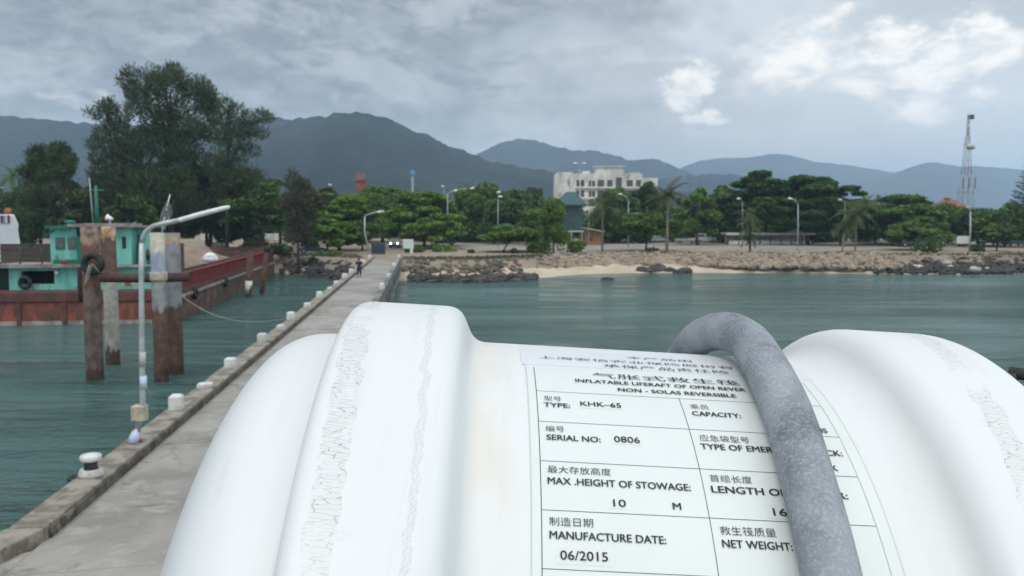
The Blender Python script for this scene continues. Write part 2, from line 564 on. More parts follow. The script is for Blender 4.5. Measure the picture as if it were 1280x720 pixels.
# shoreline: (pixel column, pixel row of the water's edge, beach width)
SHORE = [(-900, 322, 6), (-300, 324, 6), (60, 327, 6), (250, 333, 5), (330, 338, 4), (372, 345, 4), (440, 350, 4), (520, 351, 4), (600, 352, 6),
         (660, 349, 7), (700, 345, 7), (760, 342, 6), (820, 341, 6), (900, 341, 5), (1000, 341, 4), (1060, 342, 4), (1120, 343, 4), (1200, 343, 4),
         (1280, 342, 4), (1500, 341, 4), (2200, 338, 5)]
rng = np.random.default_rng(7)
sx = []
for i in range(len(SHORE) - 1):
    for t in np.linspace(0, 1, 7)[:-1]:
        sx.append(tuple(np.array(SHORE[i]) * (1 - t) + np.array(SHORE[i + 1]) * t))
rows_b, rows_g = [], []
for i, (px, py, bw) in enumerate(sx):
    p = gr(px, py + rng.normal(0, .25), 0)
    ux, uy = p.x / p.length, p.y / p.length
    ux *= .35; l = math.hypot(ux, uy); ux /= l; uy /= l
    q = lambda d, z: (p.x + ux * d, p.y + uy * d, z)
    j = rng.normal(0, .12)
    rows_b.append([q(-14, -1.6), q(-4, -.45), q(0, 0), q(bw * .5, .42 + j), q(bw, 1.0 + j)])
    zt = 2.3
    rows_g.append([q(bw, 1.0 + j), q(bw + 2.2, 1.75 + j * .5), q(bw + 4.5, zt), q(bw + 14, zt), q(bw + 40, zt), q(bw + 80, zt + .1), q(bw + 160, zt + .6), q(bw + 500, 4), q(bw + 2200, 10), q(bw + 6600, 14)])


def grid_obj(name, rows, mat):
    n = len(rows[0])
    vs = [v for r in rows for v in r]
    fs = [(i * n + k, (i + 1) * n + k, (i + 1) * n + k + 1, i * n + k + 1) for i in range(len(rows) - 1) for k in range(n - 1)]
    b = MB(); b.add(vs, fs, True)
    return b.build(name, mat)


tag(grid_obj('beach', rows_b, M['beach']), kind='structure')
tag(grid_obj('ground', rows_g, M['ground']), kind='structure')
# paved parking area behind the stones
lot = MB()
a0, a1 = xat(590, 140), xat(1010, 140)
b0, b1 = xat(560, 196), xat(1330, 196)
lot.add([(a0, 141, 2.306), (a1, 141, 2.306), (b1, 196, 2.46), (b0, 196, 2.46)], [(0, 1, 2, 3)])
# keep it a real few mm above the gently rising ground
for k, (x, y, z) in enumerate(lot.v):
    lot.v[k] = (x, y, 2.42 if y > 150 else 2.33)
tag(lot.build('parking_ground', M['lot']), kind='structure')


def ridge(profile, D, depth, name, seed, dz=6):
    r = np.random.default_rng(seed)
    px = np.array([a for a, _ in profile], float); py = np.array([b for _, b in profile], float)
    n = 220
    X = np.linspace(px[0], px[-1], n)
    Y = np.interp(X, px, py)
    k = np.ones(5) / 5
    Y[2:-2] = np.convolve(Y, k, 'valid')
    nz = np.convolve(r.normal(0, 1, n + 8), np.ones(3) / 3, 'same')[4:-4]
    rows = []
    ph = r.uniform(0, 6.28, 6)
    fr = r.uniform(.02, .09, 6)
    for i in range(n):
        top = at(X[i], Y[i], D)
        zt = max(top.z + nz[i] * dz * .5, 12)
        wv = sum(math.sin(X[i] * fr[k] + ph[k]) for k in range(6)) / 6
        row = []
        for (t, s_) in ((-1.0, 0.0), (-.8, .10), (-.6, .25), (-.42, .44), (-.27, .62), (-.14, .80), (-.05, .93), (0, 1.0), (.1, .9), (.35, .55), (.8, .0)):
            off = wv * .16 * depth * (1 - s_) if t < 0 else 0
            zz = zt * s_ * (1 + (.10 * math.sin(X[i] * fr[1] * 2 + t * 9) * (1 - s_) if t < -.02 else 0)) + 2
            row.append((top.x * (1 + t * depth / D * .55), D + t * depth + off, zz if s_ > 0 else 1.5))
        rows.append(row)
    tag(grid_obj(name, rows, M['hill']), kind='structure')


ridge([(-420, 170), (-250, 140), (-100, 140), (0, 146), (40, 149), (110, 155), (200, 158), (300, 154), (338, 147), (352, 149), (375, 156), (420, 180), (480, 215), (540, 245)], 1950, 900, 'hills', 1)
ridge([(200, 235), (260, 200), (330, 168), (368, 152), (392, 147), (430, 142), (460, 143), (490, 151), (520, 165), (550, 179), (590, 194), (620, 205), (690, 216), (760, 228), (850, 240), (930, 252)], 1550, 750, 'hills', 2)
ridge([(480, 240), (555, 214), (600, 191), (625, 179), (648, 174.5), (668, 175), (690, 183), (710, 188), (740, 189), (770, 195), (790, 202), (803, 199), (818, 199), (832, 204), (846, 211), (880, 224), (950, 245)], 3250, 1100, 'mountains', 3)
ridge([(760, 243), (820, 226), (850, 221), (890, 218.5), (920, 220), (960, 228), (1040, 246)], 2450, 650, 'hills', 4)
ridge([(760, 240), (800, 228), (845, 212), (870, 203), (900, 198), (940, 197), (965, 192), (990, 195), (1020, 203), (1060, 207), (1100, 213), (1122, 217), (1170, 228), (1230, 245)], 5000, 1500, 'mountains', 5)
ridge([(1050, 242), (1095, 225), (1122, 216), (1148, 206), (1165, 203), (1182, 206), (1200, 208), (1240, 209), (1285, 213), (1400, 205), (1550, 225), (1700, 245)], 4300, 1400, 'mountains', 6)

# haze: the humid air between here and the mountains
hz = MB()
hz.box((-9600, -700, -2.8), (9600, 7200, 400))
m = bpy.data.materials.new('haze_air')
m.use_nodes = True
m.node_tree.nodes.clear()
g = G(m.node_tree)
o_ = g.n('ShaderNodeOutputMaterial'); pv = g.n('ShaderNodeVolumePrincipled')
pv.inputs['Color'].default_value = (.58, .78, 1.0, 1)
pv.inputs['Density'].default_value = 2.2e-4
pv.inputs['Anisotropy'].default_value = 0.1
m.node_tree.links.new(pv.outputs[0], o_.inputs['Volume'])
tag(hz.build('haze', m), kind='stuff')
# ------------------------------------------------------------------ stones and rocks
def ico():
    bm = bmesh.new()
    bmesh.ops.create_icosphere(bm, subdivisions=1, radius=1)
    v = np.array([x.co[:] for x in bm.verts]); f = np.array([[q.index for q in p.verts] for p in bm.faces])
    bm.free()
    return v, f


ICO_V, ICO_F = ico()


def rock_mass(name, label, cat, mat, spots, seed):
    """spots: (x, y, z, size) arrays -> one heap of separate angular stones"""
    r = np.random.default_rng(seed)
    V, F = [], []
    for i, (x, y, z, s) in enumerate(spots):
        k = ICO_V * (1 + r.normal(0, .17, (len(ICO_V), 1)))
        k = k * np.array([s * r.uniform(.8, 1.5), s * r.uniform(.8, 1.3), s * r.uniform(.55, .9)])
        a = r.uniform(0, 6.28); c, sn = math.cos(a), math.sin(a)
        k = k @ np.array([[c, sn, 0], [-sn, c, 0], [0, 0, 1]])
        V.append(k + (x, y, z)); F.append(ICO_F + i * len(ICO_V))
    o = np_mesh(name, np.concatenate(V), np.concatenate(F), mat)
    return tag(o, label, cat, kind='stuff')


def shore_at(px):
    a = np.array(SHORE, float)
    return np.interp(px, a[:, 0], a[:, 1]), np.interp(px, a[:, 0], a[:, 2])


def band(px0, px1, n, d0, d1, zf, s0, s1, seed, dens=None):
    r = np.random.default_rng(seed)
    out = []
    while len(out) < n:
        px = r.uniform(px0, px1); u = r.uniform(0, 1)
        if dens is not None and r.uniform() > dens(px, u): continue
        py, bw = shore_at(px)
        p = gr(px, py)
        d = d0(px, bw) * (1 - u) + d1(px, bw) * u
        s = r.uniform(s0, s1) * r.uniform(.7, 1.25)
        out.append((p.x * (1 + d / p.y * .6), p.y + d, zf(u) + r.normal(0, .06), s))
    return out


rock_mass('stone_revetment', 'sloping bank of tan boulders along the edge of the parking ground', 'stone bank', M['stone_tan'],
          band(680, 1125, 2600, lambda p, b: (b - .3 if p < 860 else max(.4, b - .3 - (p - 860) * .05)), lambda p, b: b + 5.2, lambda u: .75 + 1.55 * min(1, u * 1.12), .24, .55, 11), 12)
rock_mass('brown_rocks', 'low weedy brown rocks above the sand beside the pier', 'rocks', M['stone_brown'],
          band(505, 720, 330, lambda p, b: b - 1.5 if p < 650 else b + .5, lambda p, b: b + 5, lambda u: .75 + 1.5 * u, .22, .6, 13), 14)
rock_mass('black_rocks', 'black wave worn rocks at the waterline right of the pier', 'rocks', M['stone_dark'],
          band(512, 668, 360, lambda p, b: -2.2, lambda p, b: 3.2 if p < 640 else 1.0, lambda u: -.15 + .55 * math.sin(u * 2.6), .22, .7, 15, lambda p, u: .25 + .75 * (math.sin(p * .09) * math.sin(p * .037 + 1) > -.2)), 16)
rock_mass('black_rocks', 'black boulders at the waterline below the tall mast on the right', 'rocks', M['stone_dark'],
          band(1085, 1420, 800, lambda p, b: -.6, lambda p, b: b + (4 if p > 1130 else 1.5), lambda u: .1 + 1.75 * u, .25, .62, 17,
               lambda p, u: 1.0 if p > 1135 else .35), 18)
rock_mass('pale_rubble', 'pale broken rubble on top of the bank below the tall mast', 'rocks', M['stone_tan'],
          band(1095, 1400, 150, lambda p, b: b + 3.0, lambda p, b: b + 7.5, lambda u: 2.0 + .35 * u, .25, .6, 19), 20)
rock_mass('dark_rocks', 'dark rocks and rubble on the shore left of the pier', 'rocks', M['stone_dark'],
          band(352, 452, 330, lambda p, b: -1.5, lambda p, b: b + 8, lambda u: -.1 + 2.2 * min(1, u * 1.1), .2, .75, 21), 22)


def boulder(px, py, z, s, mat, label, seed, flat=.6):
    r = np.random.default_rng(seed)
    p = gr(px, py, z)
    bm = bmesh.new()
    bmesh.ops.create_icosphere(bm, subdivisions=3, radius=1)
    for v in bm.verts:
        k = 1 + .12 * math.sin(v.co.z * 7 + v.co.x * 6 + seed) * math.sin(v.co.y * 8 + seed) + .22 * math.sin(v.co.x * 3.1 + seed) * math.cos(v.co.y * 2.7 + seed * 2) + r.normal(0, .035)
        v.co = Vector((v.co.x * s * 1.35 * k, v.co.y * s * k, v.co.z * s * flat * k))
    me = bpy.data.meshes.new('boulder'); bm.to_mesh(me); bm.free()
    me.materials.append(mat)
    o = bpy.data.objects.new('boulder', me); COL.objects.link(o)
    o.location = (p.x, p.y, z + s * .05)
    tag(o, label, 'boulder')


boulder(760, 349.5, 0, .55, M['stone_dark'], 'small lone dark rock awash in the water off the sand beach', 1)
for k, (px, py, s, lab) in enumerate([
        (806, 340.5, 1.0, 'leftmost black boulder of the loose row at the beach edge'),
        (822, 340, 1.35, 'largest black boulder of the loose row at the beach edge'),
        (838, 340.5, .85, 'third black boulder from the left in the beach edge row'),
        (853, 341.5, 1.0, 'rightmost black boulder of the loose row at the beach edge')]):
    boulder(px, py, 0, s, M['stone_dark'], lab, k + 3, .75)
boulder(1219, 337, .9, .55, M['stone_pale'], 'pale white boulder among the black rocks below the tall mast', 9, .7)
boulder(1184, 329, 1.7, .42, M['stone_pale'], 'small whitish boulder on the rubble left of the tall mast', 10, .7)

# ------------------------------------------------------------------ the pier
TH = math.atan2(528 - 640, 1100)
PH, PN = Vector((math.sin(TH), math.cos(TH), 0)), Vector((math.cos(TH), -math.sin(TH), 0))
DZ = 2.2


def PP(lat, al, z=DZ):
    return PN * lat + PH * al + Vector((0, 0, z))


PM = Matrix(((PN.x, PH.x, 0, 0), (PN.y, PH.y, 0, 0), (0, 0, 1, 0), (0, 0, 0, 1)))
LK, RK = -6.78, -3.3
pier = thing('pier', 'long narrow concrete jetty running from the lower left to the wooded shore', 'pier', PP(-5.2, 60, 0))
PI_ = pier.matrix_basis.inverted()


def pbuild(mb, name, mat, parent=pier, bevel=0.0):
    mb.v = [tuple(Vector(v) - pier.location) for v in mb.v]
    return mb.build(name, mat, parent, bevel)


dk = MB()
a = -12.0
k = 0
while a < 128:
    b = min(a + 5.0, 128)
    dk.box((LK - .02, a + .012, DZ - .32), (RK + .02, b - .012, DZ + (.004 if k % 2 else 0)), PM)
    a = b; k += 1
dk.prism([(LK - .035, 15.7), (LK - .035, -12), (-16, -12), (-16, 9.0), (-9.5, 13.6)], DZ - .32, DZ - .002, PM)
pbuild(dk, 'deck', M['concrete'])
kb = MB()
rr = random.Random(3)
a = 16.2
while a < 127:
    b = a + 2.95
    j = rr.uniform(-.02, .02)
    kb.box((LK - .62 + j, a, DZ - .45), (LK + .012 * rr.random(), b - .03, DZ + .27 + rr.uniform(-.012, .012)), PM)
    a = b
kb.prism([(LK, 16.16), (LK - .62, 16.16), (-9.9, 14.05), (-16.3, 9.3), (-16, 8.8), (-9.6, 13.5), (LK - .3, 15.1)], DZ - .45, DZ + .26, PM)
pbuild(kb, 'kerb', M['kerb'], bevel=.035)
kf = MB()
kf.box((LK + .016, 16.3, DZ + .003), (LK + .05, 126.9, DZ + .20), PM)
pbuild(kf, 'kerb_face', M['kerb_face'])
kr = MB()
a = 20.0
while a < 127:
    b = a + 4.0
    kr.box((RK, a, DZ - .5), (RK + .42, b - .04, DZ + .38), PM)
    a = b
pbuild(kr, 'kerb', M['pier_side'], bevel=.03)
be = MB()
be.box((RK + .05, -8, DZ - 1.15), (RK + .37, 127, DZ - .503), PM)
be.box((LK - .55, 16.3, DZ - 1.1), (LK - .2, 127, DZ - .453), PM)
pbuild(be, 'edge_beam', M['pier_side'])
a = 6.0
while a < 122:
    pl = MB()
    for lat in (RK + .2, LK - .35):
        pl.lathe([(.26, -2.4), (.26, 1.0)], 12, PM @ Matrix.Translation((lat, a, 0)))
    pl.box((LK - .6, a - .35, 1.0), (RK + .45, a + .35, DZ - .33), PM)
    pbuild(pl, 'pile_bent', M['pile_concrete'])
    a += 6.0
gp_ = MB()          # gravel ramp beyond the pier's end
gp_.add([PP(-7.3, 128.0, 2.205), PP(-3.0, 128.0, 2.205), PP(-1.2, 175, 2.45), PP(-9.5, 175, 2.45)], [(0, 1, 2, 3)])
gp_.add([PP(-7.3, 128.0, 1.9), PP(-3.0, 128.0, 1.9), PP(-3.0, 128.0, 2.205), PP(-7.3, 128.0, 2.205)], [(0, 1, 2, 3)])
tag(gp_.build('road', M['road']), kind='structure')


def kerb_block(px, py, w, h, label, mat='white_block', side=-1, name='kerb_block', cat='kerb block'):
    zt = DZ + (.27 if side < 0 else .38)
    p = gr(px, py, zt)
    al = p.dot(PH)
    lat = (LK - .31) if side < 0 else (RK + .21)
    q = PP(lat, al, zt)
    w *= .88; h *= .9
    b = MB()
    r = random.Random(int(px * 7 + py))
    t = .06
    b.prism([(-w / 2, -w / 2), (w / 2, -w / 2), (w / 2, w / 2), (-w / 2, w / 2)], 0, h * .86)
    b.add([(-w / 2 + t * .0, -w / 2, h * .86), (w / 2, -w / 2, h * .86), (w / 2, w / 2, h * .86), (-w / 2, w / 2, h * .86),
           (-w / 2 + t, -w / 2 + t, h), (w / 2 - t, -w / 2 + t, h), (w / 2 - t, w / 2 - t, h), (-w / 2 + t, w / 2 - t, h)],
          [(0, 1, 5, 4), (1, 2, 6, 5), (2, 3, 7, 6), (3, 0, 4, 7), (4, 5, 6, 7)])
    o = b.build(name, M[mat], None, .025)
    o.location = q
    o.rotation_euler = (0, 0, -TH + r.uniform(-.06, .06))
    tag(o, label, cat, 'white blocks on the pier kerbs')
    return o


KB = [(223, 512, .42, .50, 'tall white concrete block on the kerb just past the lamp post', 'white_block'),
      (265, 484, .50, .16, 'low flat white slab on the kerb between two taller white blocks', 'white_block'),
      (288, 459, .44, .40, 'rounded white block on the kerb just past the low flat slab', 'white_block'),
      (329, 428, .45, .46, 'unpainted grey block on the left kerb of the pier', 'block_grey'),
      (347, 410, .40, .18, 'low whitish slab on the kerb just past the grey block', 'white_block'),
      (362, 400, .46, .50, 'square white block where the mooring rope meets the pier', 'white_block'),
      (386, 384, .44, .32, 'low wide white block a little past the mooring rope', 'white_block'),
      (399, 372, .46, .48, 'white block on the left kerb, second past the mooring rope', 'white_block'),
      (411, 362, .40, .22, 'small low white block halfway between mooring rope and walker', 'white_block'),
      (420, 355.5, .44, .34, 'white block on the left kerb, third before the walker', 'white_block'),
      (431, 347.5, .50, .46, 'white block on the left kerb, second before the walker', 'white_block'),
      (440, 341, .48, .46, 'white block on the kerb right beside the walker', 'white_block'),
      (448, 335, .50, .42, 'white block on the left kerb just beyond the walker', 'white_block'),
      (455, 329.5, .6, .5, 'white block at the foot of the far pier lamp post', 'white_block'),
      (463, 323, .5, .55, 'last white block at the shore end of the left kerb', 'white_block')]
for px, py, w_, h_, lab, mt in KB:
    kerb_block(px, py, w_, h_, lab, mt)
KR = [(477, 361, .45, .50, 'nearest white block on the right kerb of the pier', 'white_block'),
      (487.5, 346, .45, .34, 'second nearest white block on the right kerb of the pier', 'white_block'),
      (494, 333.5, .5, .50, 'third white block along the right kerb of the pier', 'white_block'),
      (498, 327, .5, .3, 'fourth white block along the right kerb, low and greyish', 'block_grey'),
      (500.5, 322.5, .5, .46, 'farthest white block on the right kerb of the pier', 'white_block')]
for px, py, w_, h_, lab, mt in KR:
    kerb_block(px, py, w_, h_, lab, mt, side=1)

# mushroom bollard near the bend of the kerb
q = gr(118, 601, DZ + .27)
bo = thing('mooring_bollard', 'mushroom shaped mooring bollard with white cap near the kerb bend', 'bollard', PP(LK - .33, q.dot(PH) + .4, DZ + .27))
bo.scale = (.9, .9, 1.0)
MB().lathe([(.30, 0), (.29, .05), (.25, .15)], 20).build('base', M['block_grey'], bo)
MB().lathe([(.17, .15), (.145, .22), (.16, .34)], 20).build('neck', M['dark_metal'], bo)
MB().lathe([(.22, .33), (.24, .36), (.245, .42), (.22, .455), (.10, .468), (.01, .47)], 24).build('cap', M['white_block'], bo)
q = gr(90, 606, DZ)
tz = MB(); tz.lathe([(.1, -.35), (.17, -.3), (.17, .05), (.1, .1)], 14)
o = tz.build('fender', M['rubber']); o.location = PP(LK - .80, q.dot(PH) + .1, DZ + .08)
tag(o, 'small black rubber fender on the water side of the kerb', 'fender')

# street lamp on the pier kerb
q = gr(180, 551, DZ + .27)
lp = thing('street_lamp', 'thin grey lamp post on the kerb with long curved arm over the pier', 'street lamp', PP(LK - .33, q.dot(PH), DZ + .27))
Y0 = lp.location.y


def rel(px, py, dy=0.0):
    return at(px, py, Y0 + dy) - lp.location


MB().lathe([(.17, 0), (.17, .03), (.10, .05), (.085, .3)], 14).build('base_plate', M['orange_rust'], lp)
pts = [Vector((0, 0, .05)), rel(178.5, 505), rel(177.2, 420), rel(176.6, 340), rel(177, 304)]
MB().tube(pts, [.075, .07, .066, .062, .06], 12).build('pole', M['galv'], lp)
pts = [rel(177, 304), rel(178.5, 296), rel(183, 288.5), rel(191, 283), rel(204, 279.5), rel(224, 275.3)]
MB().tube(pts, [.055, .055, .055, .06, .062, .06], 12).build('arm', M['galv'], lp)
MB().tube([rel(222, 275.8), rel(226, 274.8), rel(250, 268), rel(280, 260.3), rel(287, 258.6)], [.05, .062, .064, .058, .04], 10).build('lamp_head', M['lamp_white'], lp)
jb = MB(); jb.box((-.17, -.15, -.19), (.15, .15, .19))
o = jb.build('junction_box', M['beige'], lp, .02); o.location = rel(175, 516)
MB().tube([rel(179.5, 486), rel(178.8, 470)], .085, 10).build('clamp_band', M['plastic_blue'], lp)
MB().tube([rel(178.2, 458), rel(178, 440)], .078, 10).build('clamp_band', M['block_grey'], lp)
bg_ = MB(); bg_.lathe([(.02, 0), (.16, .02), (.17, .18), (.13, .3), (.05, .36), (.03, .4)], 12)
o = bg_.build('plastic_bag', M['plastic_blue']); o.scale = (.72, .66, .9); o.location = lp.location + Vector((.03, -.22, .0)); o.rotation_euler = (.0, .25, .4)
tag(o, 'pale blue plastic bag tied at the foot of the near lamp post', 'bag')

# far lamp post of the pier
q = gr(455.5, 322, DZ + .27)
pl2 = thing('street_lamp', 'pale green lamp post at the shore end of the pier, arm to the right', 'street lamp', PP(LK - .3, q.dot(PH), DZ + .27))
Y1 = pl2.location.y
rl = lambda px, py: at(px, py, Y1) - pl2.location
MB().tube([Vector((0, 0, 0)), rl(455.6, 290), rl(456, 271)], [.11, .10, .09], 10).build('pole', M['galv'], pl2)
MB().tube([rl(456, 271), rl(458.5, 268.5), rl(464, 266.8), rl(472, 265)], .08, 8).build('arm', M['galv'], pl2)
MB().tube([rl(471, 265.3), rl(473, 264.8), rl(480, 264)], [.09, .14, .08], 8).build('lamp_head', M['lamp_white'], pl2)

# ------------------------------------------------------------------ person walking away on the pier
def skin_fig(name, verts, edges, mat, parent, sub=2):
    me = bpy.data.meshes.new(name)
    me.from_pydata([v[:3] for v in verts], edges, [])
    o = bpy.data.objects.new(name, me); COL.objects.link(o)
    m = o.modifiers.new('skin', 'SKIN'); m.use_smooth_shade = True
    for i, v in enumerate(verts):
        sk = me.skin_vertices[0].data[i]
        sk.radius = (v[3], v[4] if len(v) > 4 else v[3])
        sk.use_root = (i == 0)
    s = o.modifiers.new('sub', 'SUBSURF'); s.levels = sub; s.render_levels = sub
    dg = bpy.context.evaluated_depsgraph_get()
    me2 = bpy.data.meshes.new_from_object(o.evaluated_get(dg))
    bpy.data.objects.remove(o)
    me2.name = name
    me2.materials.clear(); me2.materials.append(mat)
    o2 = bpy.data.objects.new(name, me2); COL.objects.link(o2)
    o2.parent = parent
    return o2


q = gr(449, 346.5, DZ)
pe = thing('person', 'person in dark clothes walking along the pier with one arm bent', 'person', (q.x, q.y, DZ), -TH)
pe.scale = (1.12, 1.12, 1.04)
BV = [(0, 0, .95, .14, .11), (0, 0, 1.12, .135, .10), (0, .01, 1.30, .165, .11), (0, .01, 1.43, .12, .085), (0, .02, 1.50, .052), (0, .03, 1.56, .058),
      (0, .04, 1.64, .082, .095), (0, .04, 1.72, .06, .07),
      (.10, .02, .90, .088), (.11, .10, .50, .062), (.115, .02, .12, .044), (.12, .12, .035, .04, .032),
      (-.10, -.02, .90, .088), (-.11, -.02, .50, .062), (-.115, -.22, .15, .044), (-.12, -.14, .04, .04, .032),
      (.19, .01, 1.42, .058), (.25, -.05, 1.15, .044), (.24, .08, .93, .034), (.24, .12, .84, .032, .02),
      (-.19, .01, 1.42, .058), (-.26, -.03, 1.16, .044), (-.20, .17, 1.06, .034), (-.14, .24, 1.08, .032, .02)]
BE = [(0, 1), (1, 2), (2, 3), (3, 4), (4, 5), (5, 6), (6, 7), (0, 8), (8, 9), (9, 10), (10, 11), (0, 12), (12, 13), (13, 14), (14, 15),
      (3, 16), (16, 17), (17, 18), (18, 19), (3, 20), (20, 21), (21, 22), (22, 23)]
skin_fig('body', BV, BE, M['skin'], pe)
gro = lambda idx, add: [tuple(BV[i][:3]) + tuple(r + add for r in BV[i][3:]) for i in idx]
ti = [1, 0, 2, 3, 16, 17, 20, 21]
mp = {b: a for a, b in enumerate(ti)}
skin_fig('jacket', gro(ti, .034), [(mp[a], mp[b]) for a, b in BE if a in mp and b in mp], M['cloth_black'], pe)
ti = [0, 8, 9, 10, 12, 13, 14]
mp2 = {b: a for a, b in enumerate(ti)}
skin_fig('trousers', gro(ti, .024), [(mp2[a], mp2[b]) for a, b in BE if a in mp2 and b in mp2], M['cloth_navy'], pe)
hr = MB()
hr.lathe([(.06, -.10), (.088, -.04), (.096, .03), (.08, .085), (.03, .112)], 14, Matrix.Translation((0, .03, 1.66)))
hr.build('hair', M['hair'], pe)
for s in (8, 12):
    pass
for (x, y) in ((.12, .09), (-.12, -.17)):
    sh = MB(); sh.lathe([(.045, 0), (.05, .03), (.035, .07)], 10, Matrix.Translation((x, y, .005)) @ Matrix.Diagonal((1, 2.2, 1, 1)))
    sh.build('shoe', M['cloth_black'], pe)

# ------------------------------------------------------------------ mooring dolphin in the water
def pile_mat(name, bands):
    m, g, b = new_mat(name)
    tc = g.n('ShaderNodeTexCoord')
    v = tc.outputs['Object']
    x, y, z = g.sep(v)
    wob = g.m('MULTIPLY', g.m('SUBTRACT', g.noise(g.vop('MULTIPLY', v, (3, 3, .8)), 1.5, 6, .6), .5), 1.3)
    zz = g.m('ADD', z, wob)
    n = g.noise(v, 2.4, 8, .65)
    c = None
    for z0, ca, cb in bands:
        cc = g.mix(g.ss(n, .42, .6), ca, cb)
        c = cc if c is None else g.mix(g.ss(zz, z0 - .12, z0 + .12), c, cc)
    spk = g.ss(g.noise(v, 9, 6, .7), .60, .68)
    c = g.mix(g.m('MULTIPLY', spk, g.ss(z, 4.5, 2.0, 0, .7)), c, (.22, .2, .18))
    g.put(b.inputs['Base Color'], c)
    b.inputs['Roughness'].default_value = .85
    bp = g.n('ShaderNodeBump'); bp.inputs['Strength'].default_value = .6; bp.inputs['Distance'].default_value = .05
    g.put(bp.inputs['Height'], g.noise(v, 8, 7, .7)); g.put(b.inputs['Normal'], bp.outputs[0])
    return m


RU = ((.075, .045, .035), (.14, .075, .05))
BK = ((.045, .028, .022), (.08, .045, .032))
M['pile_brown'] = pile_mat('pile_brown', [(0, *BK), (.6, (.085, .06, .05), (.15, .11, .09)), (4.6, (.10, .045, .03), (.17, .085, .055)), (6.6, (.13, .07, .045), (.3, .22, .16))])
M['pile_pale'] = pile_mat('pile_pale', [(0, *BK), (.9, (.36, .35, .31), (.25, .23, .2)), (4.9, (.09, .05, .04), (.14, .08, .06)), (6.9, (.34, .17, .08), (.5, .4, .28))])
M['pile_blue'] = pile_mat('pile_blue', [(0, *BK), (.6, *RU), (3.55, (.30, .30, .29), (.2, .2, .21)), (5.3, (.24, .28, .36), (.34, .36, .40)), (6.3, (.62, .58, .48), (.5, .46, .38)), (7.3, (.26, .36, .42), (.4, .45, .46))])
M['pile_grey'] = pile_mat('pile_grey', [(0, *BK), (.6, *RU), (3.5, (.25, .26, .27), (.17, .18, .2)), (6.65, (.46, .26, .12), (.4, .36, .3)), (7.0, (.33, .31, .28), (.25, .24, .23))])
dol = thing('mooring_dolphin', 'rusty mooring dolphin of four steel piles joined by a thick crosspipe', 'dolphin', (xat(168, 44, 0), 44, 0))


def drel(px, py, Y):
    return at(px, py, Y) - dol.location


def pile(px, Y, r, ztop, mat, name='pile'):
    p = Vector((xat(px, Y, 3), Y, 0)) - dol.location
    return MB().lathe([(r * 1.02, -2.3), (r, .3), (r, ztop - .02), (r * .97, ztop)], 20, Matrix.Translation((p.x, p.y, 0))).build(name, mat, dol)


pile(116, 43, .42, 7.55, M['pile_brown'])
pile(139, 47.5, .37, 7.5, M['pile_pale'])
pile(200, 42.6, .34, 7.25, M['pile_blue'])
pile(218.5, 44.6, .37, 7.2, M['pile_grey'])
MB().tube([drel(126, 347, 42.2), drel(180, 347.5, 42.6), drel(236, 346.5, 43.6)], .23, 14).build('crosspipe', M['pipe_rust'], dol)
MB().lathe([(.40, 0), (.41, .05), (.41, .35), (.40, .4)], 20, Matrix.Translation((xat(200, 42.6, 3) - dol.location.x, 42.6 - dol.location.y, 4.95))).build('collar', M['beige'], dol)
# leaning stick with grey netting on top of the pale piles
fp = thing('net_pole', 'thin leaning white stick with torn grey netting above the pale piles', 'pole', (xat(203, 43.2, 7.2), 43.2, 7.25))
fr_ = lambda px, py: at(px, py, 43.2) - fp.location
MB().tube([fr_(202, 293), fr_(205, 275), fr_(212.5, 243)], [.035, .03, .025], 8).build('stick', M['lamp_white'], fp)
nt = MB()
prv = None
pl_ = [(206.5, 252, 212.5, 252), (204, 258, 214.5, 260), (202, 266, 214.5, 268), (200, 276, 210, 277), (199, 286, 207, 287)]
vv = []
for i, (xa, ya, xb, yb) in enumerate(pl_):
    for t in (0, .33, .67, 1):
        p = fr_(xa + (xb - xa) * t, ya + (yb - ya) * t); p.y += .12 * math.sin(i * 1.7 + t * 5)
        vv.append(p)
vv2 = [v + Vector((.0, .035, .0)) for v in vv]
fs = []
for i in range(len(pl_) - 1):
    for t in range(3):
        a = i * 4 + t
        fs.append((a, a + 1, a + 5, a + 4))
        fs.append((a + 20, a + 24, a + 25, a + 21))
nt.add(vv + vv2, fs, True)
nt.build('netting', pm('grey_netting', (.12, .13, .13), (.2, .2, .2), 4, .9), fp)
MB().tube([fr_(218, 290), fr_(217, 262), fr_(216.5, 250)], .018, 6).build('wire', M['dark_metal'], fp)
# tyre and fenders tied to the brown pile


def torus(R0, r0, n=28, k=12):
    b = MB(); vs, fs = [], []
    for i in range(n):
        a = 2 * PI * i / n
        for j in range(k):
            t = 2 * PI * j / k
            rr_ = R0 + r0 * math.cos(t)
            vs.append((rr_ * math.cos(a), r0 * 1.15 * math.sin(t), rr_ * math.sin(a)))
    for i in range(n):
        for j in range(k):
            fs.append((i * k + j, ((i + 1) % n) * k + j, ((i + 1) % n) * k + (j + 1) % k, i * k + (j + 1) % k))
    return b.add(vs, fs, True)


o = torus(.40, .17).build('tyre', M['rubber']); o.location = at(116, 329.5, 42.2)
tag(o, 'black tyre hanging on the front of the brown mooring pile', 'tyre')
o = MB().lathe([(.16, -.85), (.2, -.8), (.2, .8), (.16, .85)], 14).build('fender', M['rubber']); o.location = at(102.5, 355, 42.9)
tag(o, 'long black rubber fender hanging left of the brown mooring pile', 'fender')
cord = MB()
p0, p1, p2, p3 = at(112, 331, 41.95), at(108, 345, 41.95), at(106, 357, 41.95), at(124, 340, 41.95)
cord.tube([p0, p1, p2, p1 + Vector((.08, 0, -.1)), p0 + Vector((.12, 0, .05)), p3], .028, 6)
tag(cord.build('rope', M['rope']), 'frayed pale rope looped through the hanging black tyre', 'rope')

